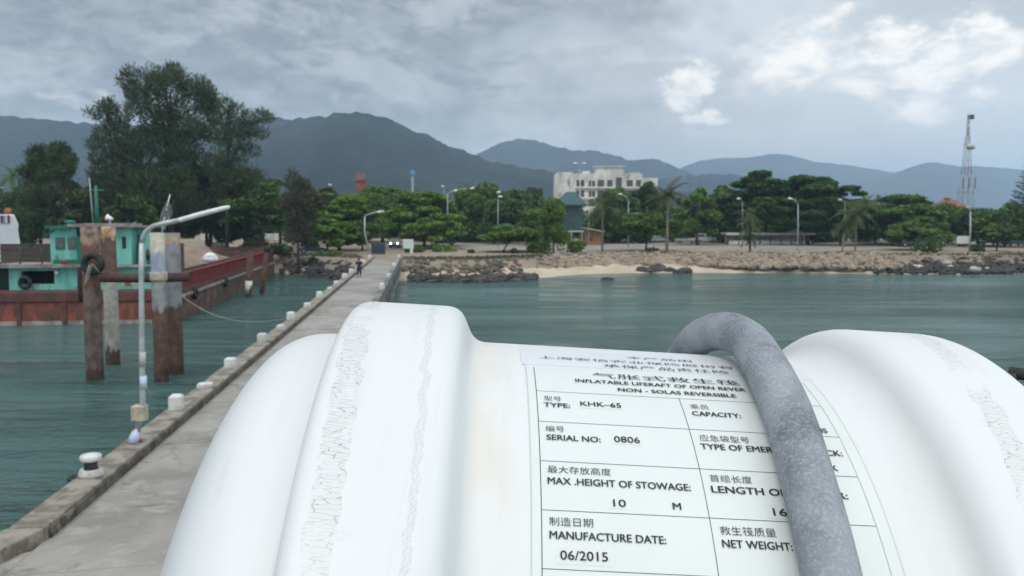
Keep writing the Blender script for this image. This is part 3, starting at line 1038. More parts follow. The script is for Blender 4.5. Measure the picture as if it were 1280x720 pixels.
# smaller rusty piles beside the barge
for (px, Y, r, zt, ln, lab) in ((311, 88, .32, 4.6, .25, 'rusty leaning pile beside the barge with a white painted patch'), (329, 92, .26, 4.7, .5, 'thinner dark leaning pile beside the barge bow')):
    x = xat(px, Y, 2)
    t = thing('mooring_pile', lab, 'pile', (x, Y, 0))
    MB().tube([(-ln, 0, -2.3), (0, 0, 1.5), (ln, 0, zt)], [r, r, r * .95], 14).build('shaft', M['rust'], t)
    if px == 311:
        MB().tube([(-ln * .45, 0, .35), (ln * .02, 0, 1.65)], r * 1.05, 14).build('paint_patch', M['white_block'], t)
    else:
        MB().lathe([(r * .8, -.3), (r * 1.5, -.2), (r * 1.5, .2), (r * .8, .3)], 12, Matrix.Translation((ln, 0, zt))).build('cap', M['rubber'], t)

# ------------------------------------------------------------------ barge
BC = gr(217, 404, 0)
BTH = R_(7.3)
bh, bn = Vector((-math.sin(BTH), math.cos(BTH), 0)), Vector((math.cos(BTH), math.sin(BTH), 0))
barge = thing('barge', 'rust red cargo barge with mint green deckhouse moored left of the pier', 'barge', (BC.x, BC.y, 0), BTH)
# local frame: x to starboard (0 at the right side, -19 at the left), y towards the bow
BW, BL = 19.0, 63.0
out = [(-BW, 0), (0, 0), (0, BL - 9), (-1.5, BL - 4), (-5, BL), (-BW + 5, BL), (-BW + 1.5, BL - 4), (-BW, BL - 9)]
MB().prism(out, -1.2, 1.72).build('hull', M['hull_red'], barge, .04)
st = MB()
st.box((-BW - .02, -.035, -.1), (.0, -.003, .30))
for k in range(6):
    pass
st.build('waterline_band', M['boot'], barge)
for k in range(6):
    MB().box((-BW + 1.5 + k * 3.2, -.16, -.2), (-BW + 1.8 + k * 3.2, -.04, 1.70)).build('stern_rib', M['hull_top'], barge)
sd = MB()
sd.prism([(.004, .4), (.07, .4), (.07, BL - 9), (.004, BL - 9)], -.3, 1.70)
sd.build('side_plating', M['hull_side'], barge)
MB().prism([(x * 1.0 + (.12 if x > -9 else -.12), y + (-.14 if y < 1 else .1)) for x, y in out], 1.725, 2.45).build('rubbing_band', M['hull_top'], barge, .05)
ru = MB(); ru.box((.125, .3, 1.78), (.26, BL - 9.2, 2.0)); ru.build('rub_rail', M['boot'], barge)
MB().prism([(x * .985 - .14, y + .1) for x, y in out], 2.452, 2.50).build('deck', M['steel_brown'], barge)
bw = MB()
bw.box((-.12, 3.5, 2.50), (.0, BL - 9, 3.55))
for k in range(44):
    y = 3.6 + k * 1.08
    if y < BL - 9.2: bw.box((.002, y, 2.52), (.06, y + .12, 3.52))
bw.box((-.2, 3.4, 3.552), (.2, BL - 9, 3.64))
bw.build('bulwark', M['bulwark_red'], barge)
b2 = MB()
b2.box((-BW, 12, 2.5), (-BW + .12, BL - 9, 3.5))
b2.prism([(-.05, BL - 9), (-1.55, BL - 4), (-5, BL - .05), (-BW + 5, BL - .05), (-BW + 1.55, BL - 4), (-BW + 1.7, BL - 4.2), (-BW + 5.1, BL - .3), (-5.1, BL - .3), (-1.75, BL - 4.2), (-.25, BL - 9)], 2.5, 3.7)
b2.build('bulwark', M['hull_side'], barge)
hb = MB()
hb.box((-BW + 2.5, 10.5, 2.51), (-1.6, 10.8, 5.75))
hb.box((-1.9, 10.81, 2.51), (-1.6, 50, 3.5))
hb.box((-BW + 2.5, 10.81, 2.51), (-BW + 2.8, 50, 3.5))
hb.box((-BW + 2.5, 50.01, 2.51), (-1.6, 50.3, 3.5))
hb.build('hopper_wall', M['steel_brown'], barge, .02)
# sand heap
sp = []
nx_, ny_ = 22, 44
for j in range(ny_ + 1):
    row = []
    for i in range(nx_ + 1):
        x = -BW + 2.85 + (BW - 4.8) * i / nx_; y = 10.9 + 27.0 * j / ny_
        ex = min(i, nx_ - i) / 4.0; ey = min(j + 2, ny_ - j) / 7.0
        e = min(1, ex, ey)
        hgt = 3.0 + 1.5 * e + .35 * e * (math.sin(i * .9 + j * .31) * math.cos(j * .43 - i * .2)) + .25 * e * math.sin(j * .21 + 1)
        row.append((x, y, hgt if 0 < i < nx_ and 0 < j < ny_ else 2.55))
    sp.append(row)
so = grid_obj('sand_heap', sp, M['sand_cargo'])
so.location = barge.location; so.rotation_euler = (0, 0, BTH)
tag(so, 'long heap of beige sand loaded in the barge behind the brown steel wall', 'sand heap')
BMX = Matrix.Translation(barge.location) @ Matrix.Rotation(BTH, 4, 'Z')
BMI = BMX.inverted()


def bl(px, py, Y):
    return BMI @ at(px, py, Y)


def bx(px, ly=2.0, z=4):
    """local x of image column px on the plane y = ly of the barge"""
    for it in range(12):
        pass
    d = ray(px, 300); o_ = BMI @ Vector((0, 0, CAM_H)); dd = BMI.to_3x3() @ d
    t = (ly - o_.y) / dd.y
    return o_.x + dd.x * t


# lower deckhouse
F1 = 1.6
lh = MB()
xa, xb = bx(9, F1), bx(190, F1)
x26, x36, x50, x66, x99 = bx(25, F1), bx(33, F1), bx(50, F1), bx(66, F1), bx(99, F1)
lh.box((xa, F1, 2.505), (x26, F1 + .2, 4.2)); lh.box((x66, F1, 2.505), (xb, F1 + .2, 4.2))
lh.box((x26, F1 + .003, 3.95), (x66, F1 + .19, 4.2))
lh.box((x26 + .003, F1 + .01, 2.505), (x66 - .003, F1 + .15, 2.95))
lh.box((xa, F1 + 5.0, 2.505), (xb, F1 + 5.2, 4.2)); lh.box((xb - .2, F1 + .203, 2.505), (xb, F1 + 4.98, 4.2)); lh.box((xa, F1 + .203, 2.505), (xa + .2, F1 + 4.98, 4.2))
house = lh.build('deckhouse', M['mint'], barge)
dv = MB(); dv.box((xa + .3, F1 + 2.0, 2.51), (xb - .3, F1 + 2.1, 4.19)); dv.build('interior_shade_sheet', M['dark_void'], house)  # black sheet painted as the shade behind the deckhouse openings
pq = MB(); pq.box((x99 + .1, F1 - .14, 2.6), (bx(108, F1), F1 - .02, 4.4)); pq.build('door', M['deep_green'], house)
pw = MB(); pw.box((bx(150, F1), F1 - .03, 2.75), (bx(168, F1), F1 - .003, 3.35)); pw.build('patch_panel', M['cabin_cream'], house)
# walkway deck over it
wk = MB(); wk.box((xa - 1.6, F1 - .55, 4.203), (xb + .5, F1 + 5.6, 4.34)); wk.box((xa - 1.6, F1 - .56, 4.342), (x99, F1 - .40, 4.48))
wk.build('upper_deck', M['roof_tin'], barge)
# upper cabins
F2 = 2.3
UC = MB()
xl, xr = bx(62.5, F2), bx(96, F2)
UC.box((xl, F2, 4.345), (xr, F2 + 3.4, 7.2))
c1 = UC.build('cabin', M['mint'], barge, .02)
for pa, pb in ((69.5, 81), (85, 95)):
    f = MB(); f.box((bx(pa, F2), F2 - .05, 5.55), (bx(pb, F2), F2 - .003, 6.45)); fo = f.build('window', M['green_paint'], c1)
    p_ = MB(); p_.box((bx(pa + 1, F2), F2 - .075, 5.65), (bx(pb - 1, F2), F2 - .053, 6.36)); p_.build('pane', M['glass'], fo)
st_ = MB(); st_.box((bx(66, F2), F2 - .09, 4.36), (bx(105, F2), F2 - .004, 4.75)); st_.build('skirting_panel', M['green_paint'], c1)
dp = MB(); dp.box((xr + .005, F2 - .08, 4.76), (bx(105.5, F2), F2 + 2.9, 6.55)); dp.build('door_panel', M['green_paint'], barge)
dq = MB(); dq.box((xr + .01, F2 + .1, 6.56), (bx(105.5, F2), F2 + 2.5, 7.19)); dq.build('dark_opening', M['dark_void'], barge)
cc_ = MB(); cc_.box((bx(106, F2 + .4), F2 + .4, 4.345), (bx(144, F2 + .4), F2 + 3.0, 7.19)); c3_ = cc_.build('cabin', M['cabin_cream'], barge)
o_ = MB(); o_.box((bx(126, F2 + .4), F2 + .36, 4.36), (bx(143, F2 + .4), F2 + .397, 6.4)); o_.build('doorway', M['dark_void'], c3_)
o_ = MB(); o_.box((bx(108, F2 + .4), F2 + .36, 5.5), (bx(119, F2 + .4), F2 + .397, 6.3)); o_.build('window', M['steel_brown'], c3_)
c2_ = MB(); c2_.box((bx(145, F2), F2, 4.345), (bx(164, F2), F2 + 3.2, 7.19)); c2_.box((bx(175, F2), F2 + .6, 4.345), (bx(191, F2), F2 + 3.0, 6.1)); c2_.box((bx(164.2, F2), F2 + 1.6, 4.345), (bx(175, F2), F2 + 3.1, 7.19))
c2o = c2_.build('cabin', M['mint'], barge, .02)
o_ = MB(); o_.box((bx(152.5, F2), F2 - .03, 5.6), (bx(157.5, F2), F2 - .003, 6.5)); o_.build('window', M['dark_void'], c2o)
o_ = MB(); o_.box((bx(165, F2), F2 + 1.55, 4.4), (bx(173, F2), F2 + 1.597, 6.6)); o_.build('doorway', M['deep_green'], c2o)
rf = MB(); rf.box((bx(60.5, F2), F2 - .5, 7.205), (bx(88, F2), F2 + 4, 7.33)); rf.box((bx(88, F2) + .003, F2 - .6, 7.26), (bx(160, F2), F2 + 4.1, 7.50)); rf.box((bx(160, F2) + .003, F2 - .4, 7.205), (bx(177, F2), F2 + 3.9, 7.32))
rf.build('roof', M['roof_tin'], barge)
fa = MB(); fa.box((bx(60, F2), F2 - .56, 7.14), (bx(90, F2), F2 - .503, 7.36)); fa.build('fascia', M['green_paint'], barge)
# deck gear between the deckhouse and the hopper
for (px, ly, r_, h_, mt) in ((168, 5.5, .32, 1.1, 'green_paint'), (174, 5.8, .32, 1.1, 'rust'), (186, 4.6, .3, .95, 'dark_blue')):
    b = MB(); b.lathe([(r_, 0), (r_ * 1.03, .05), (r_, .1), (r_, h_ * .5), (r_ * 1.03, h_ * .52), (r_, h_ * .55), (r_, h_)], 14); o = b.build('oil_drum', M[mt], barge); o.location = (bx(px, ly), ly, 4.345 if ly < 7 else 2.51)
b = MB(); wx = bx(187, 2.0)
b.box((wx - .5, 2.2, 4.345), (wx - .38, 3.0, 5.5)); b.build('winch_frame', M['mint'], barge)
b = MB(); b.box((wx + .38, 2.2, 4.345), (wx + .5, 3.0, 5.5)); b.build('winch_frame', M['mint'], barge)
b = MB(); b.lathe([(.45, -.37), (.45, -.3), (.2, -.28), (.2, .28), (.45, .3), (.45, .37)], 16, Matrix.Translation((wx, 2.6, 5.1)) @ Matrix.Rotation(PI / 2, 4, 'Y')); b.build('winch_drum', M['rust'], barge)
for k in range(3):
    o = torus(.36, .15).build('tyre_fender', M['rubber'], barge); o.location = (.30, 6 + k * 13.0, 1.75); o.rotation_euler = (0, 0, PI / 2)
# masts and roof fittings
p = bl(121.5, 287, 72); q = bl(119.8, 232, 72)
ms = MB(); ms.tube([p, q], [.19, .11], 10); mo = ms.build('mast', M['green_paint'], barge)
ma = MB(); a1_, a2_ = bl(113.5, 238.5, 72), bl(130, 238, 72); ma.tube([a1_, a2_], .08, 8); ma.build('yard', M['green_paint'], mo)
ms = MB(); ms.tube([bl(117, 285, 72.3), bl(111.5, 222, 72.3)], [.06, .035], 6); ms.build('antenna', M['galv'], barge)
vt = MB(); pc = bl(87.5, 278, 72); vt.lathe([(.16, -.5), (.16, -.1), (.42, -.08), (.45, .05), (.3, .16), (.02, .2)], 14, Matrix.Translation(pc)); vt.build('vent', M['green_paint'], barge)
vt = MB(); pc = bl(168.5, 282, 72); vt.lathe([(.3, -.45), (.3, .0), (.17, .02), (.16, .28), (.02, .3)], 14, Matrix.Translation(pc)); vt.build('vent', M['green_paint'], barge)
fl = MB(); pc = bl(137, 273, 72.4); fl.lathe([(.05, -1.0), (.05, -.15)], 8, Matrix.Translation(pc)); fl.lathe([(.12, -.25), (.16, -.1), (.3, .26), (.26, .28)], 14, Matrix.Translation(pc) @ Matrix.Rotation(R_(-70), 4, 'Y')); fl.build('floodlight', M['lamp_white'], barge)
rl_ = MB()
x0_, x1_ = bx(-60, 1.2), bx(61, 1.2)
for zz in (4.9, 5.3, 5.7):
    rl_.tube([(x0_, F1 - .3, zz - .0), (x1_, F1 - .3, zz)], .045, 6)
k = 0
x = x0_
while x <= x1_ + .1:
    rl_.tube([(x, F1 - .3, 4.36), (x, F1 - .3, 5.72)], .05, 6); x += 1.55
rl_.tube([(x1_ - 2.0, F1 + .9, 5.7), (x1_ + .0, F1 + .7, 7.0)], .06, 6)
rl_.build('railing', M['deep_green'], barge)
ul = MB(); ul.box((x0_, F1 - .4, 4.2), (xa - 1.61, F1 + 5, 4.33)); ul.box((x0_, F1 + 2, 2.51), (xa - .05, F1 + 2.2, 4.19)); ul.build('side_shelter', M['deep_green'], barge)
o = torus(.38, .15).build('tyre', M['rubber']); o.location = BMX @ Vector((bx(29, 1.2), F1 - .42, 3.1))
tag(o, 'dark tyre leaning in the opening of the barge deckhouse', 'tyre')
o = MB().lathe([(.01, 0), (.16, .02), (.2, .14), (.16, .26), (.01, .3)], 12).build('buoy', M['bulwark_red'])
o.location = BMX @ Vector((bx(81, F1), F1 - .3, 4.49)); o.scale = (1.6, 1, .9)
tag(o, 'small red float on the ledge below the deckhouse windows', 'float')
o = MB().lathe([(.01, 0), (.1, .03), (.13, .13), (.1, .23), (.01, .26)], 12).build('lamp', M['lamp_white'])
o.location = BMX @ Vector((bx(70, F1), F1 - .18, 3.66)); tag(o, 'tiny white lamp on the mint deckhouse wall', 'lamp')
for k, (px, py, Y, s, lab) in enumerate(((263, 327, 84, .72, 'white bulk sack lying on the sand heap of the barge'),)):
    p = at(px, py, Y)
    b = MB(); b.lathe([(.2, 0), (1.0, .05), (1.05, .4), (.75, .75), (.7, .9), (.3, 1.25), (.02, 1.2)], 12, Matrix.Diagonal((s, s, s * .95, 1)))
    for i, v in enumerate(b.v):
        b.v[i] = (v[0] * (1 + .25 * math.sin(v[2] * 5 + i * 1.9)), v[1] * (1 + .2 * math.cos(i * 2.3)), v[2] * (1 + .06 * math.sin(i * 1.3)))
    o = b.build('bulk_sack', M['tarp']); o.location = p
    tag(o, lab, 'sack')
rp = MB()
A_, B_ = Vector(BMX @ Vector((.1, .2, 2.55))), PP(LK - .3, gr(362, 400, DZ + .3).dot(PH), DZ + .45)
rp.tube([A_.lerp(B_, t) + Vector((0, 0, -1.1 * 4 * t * (1 - t))) for t in np.linspace(0, 1, 17)], .022, 6)
tag(rp.build('mooring_rope', M['rope']), 'slack pale mooring rope from the barge corner to the pier', 'rope')

# ------------------------------------------------------------------ white ship at the left edge
YS = 82
ship = thing('ship', 'white ship superstructure cut off by the left edge of the photo', 'ship', (xat(-20, YS, 0), YS, 0))
sr = lambda px, py, dy=0: at(px, py, YS + dy) - ship.location
hs = MB()
vs = [sr(-90, 330), sr(29, 330), sr(27.5, 318), sr(23, 288), sr(23.5, 281), sr(18, 268), sr(-90, 268)]
n = len(vs)
hs.add([v for v in vs] + [v + Vector((-6.5, 9, 0)) for v in vs], [tuple(range(n)), tuple(range(2 * n - 1, n - 1, -1))] + [((i + 1) % n, i, n + i, n + (i + 1) % n) for i in range(n)])
hs.build('superstructure', M['ship_white'], ship, .12)
hl = MB(); hl.box((sr(-90, 300).x, -1, -1.2), (sr(20, 300).x, 2, sr(0, 331).z)); hl.build('hull', M['deep_green'], ship, .1)
tr = MB(); tr.box((sr(-90, 322).x, -.06, sr(0, 333).z), (sr(31, 300).x, -.004, sr(0, 327).z)); tr.build('red_stripe', M['bulwark_red'], ship)
for px, mt in ((2, 'bulwark_red'), (5.5, 'blue_paint'), (8.2, 'ship_white'), (11, 'bulwark_red')):
    fl = MB(); fl.box((sr(px - 1.2, 270).x, -.09, sr(px, 279).z), (sr(px + 1.2, 270).x, -.004, sr(px, 269).z)); fl.build('painted_stripe', M[mt], ship)
ob = MB(); ob.lathe([(.3, 0), (.35, .3), (.25, .6), (.02, .65)], 12, Matrix.Translation(sr(1, 268) + Vector((0, 1.2, -.02)))); ob.build('roof_box', M['orange_rust'], ship)
# ------------------------------------------------------------------ liferaft canister in the foreground
K = 1.35
RC = Vector((-0.01137487, 0.72904305, -0.43874104)) * K + Vector((0, 0, CAM_H))
RA = Vector((0.99727375, 0.03788378, -0.06332369))
RU_ = Vector((0.06327805, 0.00240376, 0.99799304))
RB = Vector((0.03795996, -0.99927926, 0.0))
raft = thing('liferaft_canister', 'white fibreglass liferaft canister with raised bands and a printed label', 'liferaft canister')
raft.matrix_world = Matrix(((RA.x, -RB.x, RU_.x, RC.x), (RA.y, -RB.y, RU_.y, RC.y), (RA.z, -RB.z, RU_.z, RC.z), (0, 0, 0, 1)))
R0, R1, SC0 = .33, .36, .1095


def cyl(s, r, phi):
    return (s * K, -r * K * math.sin(phi), r * K * math.cos(phi))


def fillet(P, rad, n=8):
    out = [P[0]]
    for i in range(1, len(P) - 1):
        a, b, c = (np.array(P[j], float) for j in (i - 1, i, i + 1))
        r_ = rad[i]
        la, lc = np.linalg.norm(a - b), np.linalg.norm(c - b)
        p, q = b + (a - b) / la * min(r_, la * .48), b + (c - b) / lc * min(r_, lc * .48)
        for t in np.linspace(0, 1, n):
            out.append(tuple((1 - t) ** 2 * p + 2 * t * (1 - t) * b + t * t * q))
    out.append(P[-1])
    return out


def densify(P, d=.004):
    o = []
    for a, b in zip(P[:-1], P[1:]):
        a, b = np.array(a), np.array(b)
        n = max(1, int(np.linalg.norm(b - a) / d))
        for t in np.arange(n) / n: o.append(tuple(a + (b - a) * t))
    o.append(P[-1])
    return o


DOME = .108
dome = [(.2655 + DOME * x, R0 * (1 - x ** 3) ** .5) for x in np.sin(np.linspace(.12, PI / 2, 34))]
dome[-1] = (dome[-1][0], .004)
# right half profile in t = s - centre; the mirrored left half has tighter corners
right = fillet([(.0, R0), (.1480, R0), (.1640, R1), (.2530, R1), (.2560, R0 + .001), (.2655, R0)], [0, .022, .016, .013, .004, 0])[:-1] + dome
left = fillet([(.0, R0), (.1505, R0), (.1640, R1), (.2525, R1), (.2555, R0 + .001), (.2655, R0)], [0, .011, .012, .013, .004, 0])[:-1] + dome
prof = densify([(SC0 - t, r) for t, r in reversed(left)] + [(SC0 + t, r) for t, r in right[1:]], .006)
NS = 300
pv_, fv = [], []
for s, r in prof:
    for k in range(NS):
        pv_.append(cyl(s, r, 2 * PI * k / NS))
for i in range(len(prof) - 1):
    for k in range(NS):
        fv.append((i * NS + k, (i + 1) * NS + k, (i + 1) * NS + (k + 1) % NS, i * NS + (k + 1) % NS))


def shell_mat():
    m, g, b = new_mat('gelcoat')
    uv = g.n('ShaderNodeUVMap'); uv.uv_map = 'flat'
    v = uv.outputs[0]
    s, a, _ = g.sep(v)
    col = (.70, .705, .70, 1)
    tc = g.n('ShaderNodeTexCoord')
    ob = tc.outputs['Object']
    # faint ochre staining and dirt
    n1 = g.noise(g.vop('MULTIPLY', ob, (7, 3, 3)), 1.6, 6, .6)
    near = g.m('MULTIPLY', g.ss(s, -.047, -.036), g.ss(s, -.022, .004, 1, 0))
    st = g.m('MULTIPLY', g.m('ADD', near, g.m('MULTIPLY', g.m('MULTIPLY', g.ss(s, .22, .25), g.ss(s, .262, .275, 1, 0)), .5)), g.ss(n1, .40, .68))
    c = g.mix(g.m('MULTIPLY', st, .34), col, (.62, .53, .38))
    n2 = g.noise(ob, 3.2, 7, .6)
    c = g.mix(g.m('MULTIPLY', g.ss(n2, .46, .75), .18), c, (.56, .575, .58))
    # rain streaks and handling grime run round the shell
    n4 = g.noise(g.xyz(g.m('MULTIPLY', s, 55), g.m('MULTIPLY', a, 4), 0), 1, 6, .65)
    c = g.mix(g.ss(n4, .52, .72, 0, .20), c, (.52, .50, .455))
    n5 = g.noise(ob, 30, 8, .72)
    c = g.mix(g.ss(n5, .60, .74, 0, .28), c, (.50, .485, .45))
    # crazing: fine cracks in bands near the shoulders of the raised ribs
    wob = g.noise(g.xyz(g.m('MULTIPLY', a, 9), 0, 0), 1.0, 5, .65)
    wob2 = g.noise(g.xyz(g.m('MULTIPLY', a, 60), 3, 0), 1.0, 4, .6)
    wsum = g.m('ADD', g.m('MULTIPLY', g.m('SUBTRACT', wob, .5), .012), g.m('MULTIPLY', g.m('SUBTRACT', wob2, .5), .016))
    vor = g.n('ShaderNodeTexVoronoi', feature='DISTANCE_TO_EDGE', voronoi_dimensions='2D')
    jit = g.noise(g.vop('MULTIPLY', v, (90, 150, 1)), 1, 3, .5)
    g.put(vor.inputs['Vector'], g.xyz(g.m('ADD', g.m('MULTIPLY', s, 78), g.m('MULTIPLY', jit, 1.6)), g.m('ADD', g.m('MULTIPLY', a, 400), g.m('MULTIPLY', jit, 1.8)), 0))
    vor.inputs['Scale'].default_value = 1
    ck = g.ss(vor.outputs['Distance'], .012, .055, 1, 0)
    vor2 = g.n('ShaderNodeTexVoronoi', feature='DISTANCE_TO_EDGE', voronoi_dimensions='2D')
    g.put(vor2.inputs['Vector'], g.xyz(g.m('MULTIPLY', s, 60), g.m('ADD', g.m('MULTIPLY', a, 330), g.m('MULTIPLY', jit, .6)), 0))
    ck2 = g.ss(vor2.outputs['Distance'], .015, .07, 1, 0)
    patch = g.ss(g.noise(g.vop('MULTIPLY', v, (22, 16, 1)), 1, 4, .6), .38, .52, .0, 1)

    def bandm(c0, hw, drift):
        cen = g.m('ADD', g.m('ADD', c0, g.m('MULTIPLY', a, drift)), wsum)
        return g.ss(g.m('ABSOLUTE', g.m('SUBTRACT', s, cen)), hw * .93, hw, 1, 0)
    b1 = bandm(-.1285, .0092, .032)
    b2 = bandm(-.0765, .0028, .020)
    b3 = bandm(.334, .0085, -.150)
    f = g.m('MAXIMUM', g.m('MULTIPLY', g.m('MULTIPLY', b1, patch), ck), g.m('MULTIPLY', b2, ck2))
    f3 = g.m('MULTIPLY', g.m('MULTIPLY', b3, patch), ck)
    c = g.mix(g.m('MULTIPLY', f, .75), c, (.20, .20, .20))
    c = g.mix(g.m('MULTIPLY', f3, .75), c, (.26, .25, .24))
    tint = g.m('MAXIMUM', b1, b3)
    c = g.mix(g.m('MULTIPLY', g.m('MULTIPLY', tint, patch), .20), c, (.50, .475, .44))
    # dark chips inside the crazed band and a few specks elsewhere
    chip = g.m('MULTIPLY', g.ss(g.noise(g.vop('MULTIPLY', v, (260, 260, 1)), 1, 5, .7), .70, .74), g.ss(g.noise(g.vop('MULTIPLY', v, (30, 30, 1)), 1, 3, .5), .56, .62))
    c = g.mix(g.m('MULTIPLY', chip, g.m('ADD', g.m('MULTIPLY', b1, .8), .07)), c, (.08, .08, .08))
    speck = g.ss(g.noise(g.vop('MULTIPLY', v, (170, 170, 1)), 1, 2, .5), .79, .82)
    c = g.mix(g.m('MULTIPLY', speck, .5), c, (.35, .32, .27))
    g.put(b.inputs['Base Color'], c)
    b.inputs['Roughness'].default_value = .42
    b.inputs['Specular IOR Level'].default_value = .4
    bp = g.n('ShaderNodeBump'); bp.inputs['Strength'].default_value = .12; bp.inputs['Distance'].default_value = .004
    g.put(bp.inputs['Height'], g.m('SUBTRACT', g.noise(ob, 9, 5, .5), g.m('MULTIPLY', f, .3)))
    g.put(b.inputs['Normal'], bp.outputs[0])
    return m


sh = np_mesh('shell', pv_, fv, shell_mat(), raft, True)
uvl = sh.data.uv_layers.new(name='flat')
li = np.zeros(len(sh.data.loops), np.int32); sh.data.loops.foreach_get('vertex_index', li)
ang = (li % NS) * (2 * PI / NS)
ang = np.where(ang > PI, ang - 2 * PI, ang)
uvs = np.stack([np.array(prof)[li // NS, 0], ang * R0], 1).astype(np.float32)
uvl.data.foreach_set('uv', uvs.ravel())


def wrap_sheet(s0, s1, a0, a1, r, n=24, ns=6):
    b = MB()
    vs, fs = [], []
    for i in range(ns + 1):
        for k in range(n + 1):
            vs.append(cyl(s0 + (s1 - s0) * i / ns, r, (a0 + (a1 - a0) * k / n) / R0))
    for i in range(ns):
        for k in range(n):
            a = i * (n + 1) + k
            fs.append((a, a + 1, a + n + 2, a + n + 1))
    return b.add(vs, fs, True)


M['label'] = pm('label_film', (.685, .705, .685), (.65, .675, .655), 5, .35, 0, 0, .35, .7, (.69, .68, .61), 3.0, .55, .75)
M['label_top'] = pm('label_strip', (.675, .695, .71), (.645, .668, .688), 6, .35)
M['sticker'] = pm('sticker_paper', (.685, .705, .67), (.65, .67, .635), 9, .5)
A0 = R_(17.9077); DA = R_(6.6682)
rowarc = lambda i: (A0 + DA * i) * R0
lab = wrap_sheet(-.0012, .2235, R_(9.6) * R0, .385, R0 + .0005, 60, 10).build('label_panel', M['label'], raft)
wrap_sheet(-.0035, .2252, .004, R_(9.55) * R0, R0 + .0005, 14, 10).build('insurance_strip', M['label_top'], raft)
ln = MB()


def aline(s, a0, a1, w=.0005):
    b = wrap_sheet(s - w / 2, s + w / 2, a0, a1, R0 + .0008, 40, 1); ln.add(b.v, b.f, True)


def sline(a, s0, s1, w=.0005):
    b = wrap_sheet(s0, s1, a - w / 2, a + w / 2, R0 + .0008, 1, 6); ln.add(b.v, b.f, True)


TOP = R_(10.7) * R0
aline(.0052, TOP, .383, .0005); aline(.2148, TOP, .383, .0002); aline(.1095, rowarc(0), .383, .0004)
for i in range(6):
    sline(rowarc(i), .0052, .2148, .00034)
ln.build('frame_lines', M['frame_ink'], lab)
for s in (-.0008, .2231):
    wrap_sheet(s - .00012, s + .00012, TOP, .383, R0 + .0008, 40, 1).build('border_line', M['block_grey'], lab)
for (s0, s1, a0, a1) in ((.034, .067, .1125, .1232), (.0535, .0755, .1512, .1610), (.0465, .0605, .2062, .2148), (.0135, .0475, .2428, .2535), (.146, .180, .2060, .2165)):
    wrap_sheet(s0, s1, a0, a1, R0 + .00062, 4, 2).build('sticker', M['sticker'], lab)

TXT = [('本产品由', 0.0834, 0.1371, 0.0236, 0.0072, 0), ('上海安信农业保险股份有', 0.0102, 0.1678, 0.0389, 0.0072, 0), ('承保产品责任险', 0.0606, 0.1604, 0.0527, 0.0078, 0),
       ('气胀式救生筏', 0.0492, 0.162, 0.0766, 0.0094, 0),
       ('INFLATABLE LIFERAFT OF OPEN REVER', 0.0353, 0.1634, 0.0864, 0.0056, 1), ('NON - SOLAS REVERSIBLE', 0.0658, 0.1534, 0.0976, 0.0054, 1),
       ('型号', 0.0102, 0.0226, 0.1166, 0.0062, 0), ('TYPE:', 0.0098, 0.0282, 0.1247, 0.0056, 1), ('KHK–65', 0.0359, 0.0649, 0.121, 0.0060, .5),
       ('乘员', 0.1154, 0.1287, 0.1169, 0.0062, 0), ('CAPACITY:', 0.1151, 0.1497, 0.1256, 0.0056, 1),
       ('编号', 0.0098, 0.0225, 0.1523, 0.0060, 0), ('SERIAL NO:', 0.0101, 0.0463, 0.1607, 0.0055, 1), ('0806', 0.0557, 0.073, 0.1595, 0.0062, .5),
       ('应急袋型号', 0.1148, 0.1491, 0.1538, 0.0066, 0), ('TYPE OF EMERGENCY PACK:', 0.114, 0.2108, 0.1618, 0.0056, 1),
       ('PERSONS', 0.1800, 0.208, 0.1379, 0.0052, 1), ('B PACK', 0.1805, 0.203, 0.176, 0.0054, 1),
       ('最大存放高度', 0.0098, 0.0506, 0.1901, 0.0060, 0), ('MAX .HEIGHT OF STOWAGE:', 0.0096, 0.1008, 0.199, 0.0056, 1), ('10', 0.0501, 0.0579, 0.2137, 0.0056, .5), ('M', 0.0875, 0.0925, 0.2137, 0.0052, 1),
       ('首缆长度', 0.1148, 0.1423, 0.1906, 0.0060, 0), ('LENGTH OF PAINTER:', 0.1143, 0.2026, 0.1993, 0.0056, 1), ('16', 0.1508, 0.1593, 0.2145, 0.0056, .5),
       ('制造日期', 0.0098, 0.0366, 0.2292, 0.0060, 0), ('MANUFACTURE DATE:', 0.0099, 0.0803, 0.2379, 0.0054, 1), ('06/2015', 0.016, 0.0442, 0.2508, 0.0060, .5),
       ('救生筏质量', 0.1145, 0.1493, 0.2298, 0.0060, 0), ('NET WEIGHT:', 0.1146, 0.1575, 0.2382, 0.0054, 1)]
for (t, s0, s1, arc, cap, bold) in TXT:
    cu = bpy.data.curves.new('text', 'FONT')
    cu.body = t
    cu.size = 1
    cu.resolution_u = 3
    cu.offset = .0 if bold else -.004
    cu.fill_mode = 'FRONT'
    o = bpy.data.objects.new('text', cu); COL.objects.link(o)
    bpy.context.view_layer.update()
    me = bpy.data.meshes.new_from_object(o.evaluated_get(bpy.context.evaluated_depsgraph_get()))
    bpy.data.objects.remove(o)
    co = np.array([v.co[:] for v in me.vertices])
    cjk = ord(t[0]) > 0x3000
    x0, x1 = co[:, 0].min(), co[:, 0].max()
    y0 = co[:, 1].min() if cjk else 0.0
    hh = (co[:, 1].max() - y0) if cjk else .73
    sx, sy = (s1 - s0) / (x1 - x0), cap / hh
    LT = MB()
    for i, dx in enumerate((-.5, 0, .5) if bold else (0,)):
        vs = [cyl(s0 + ((x - x0) + dx * .038 * bold) * sx, R0 + .0012 + i * .00006, (arc - (y - y0) * sy) / R0) for x, y, _ in co]
        LT.add(vs, [tuple(p.vertices) for p in me.polygons])
    LT.build('lettering', M['ink'], lab)
    bpy.data.meshes.remove(me)

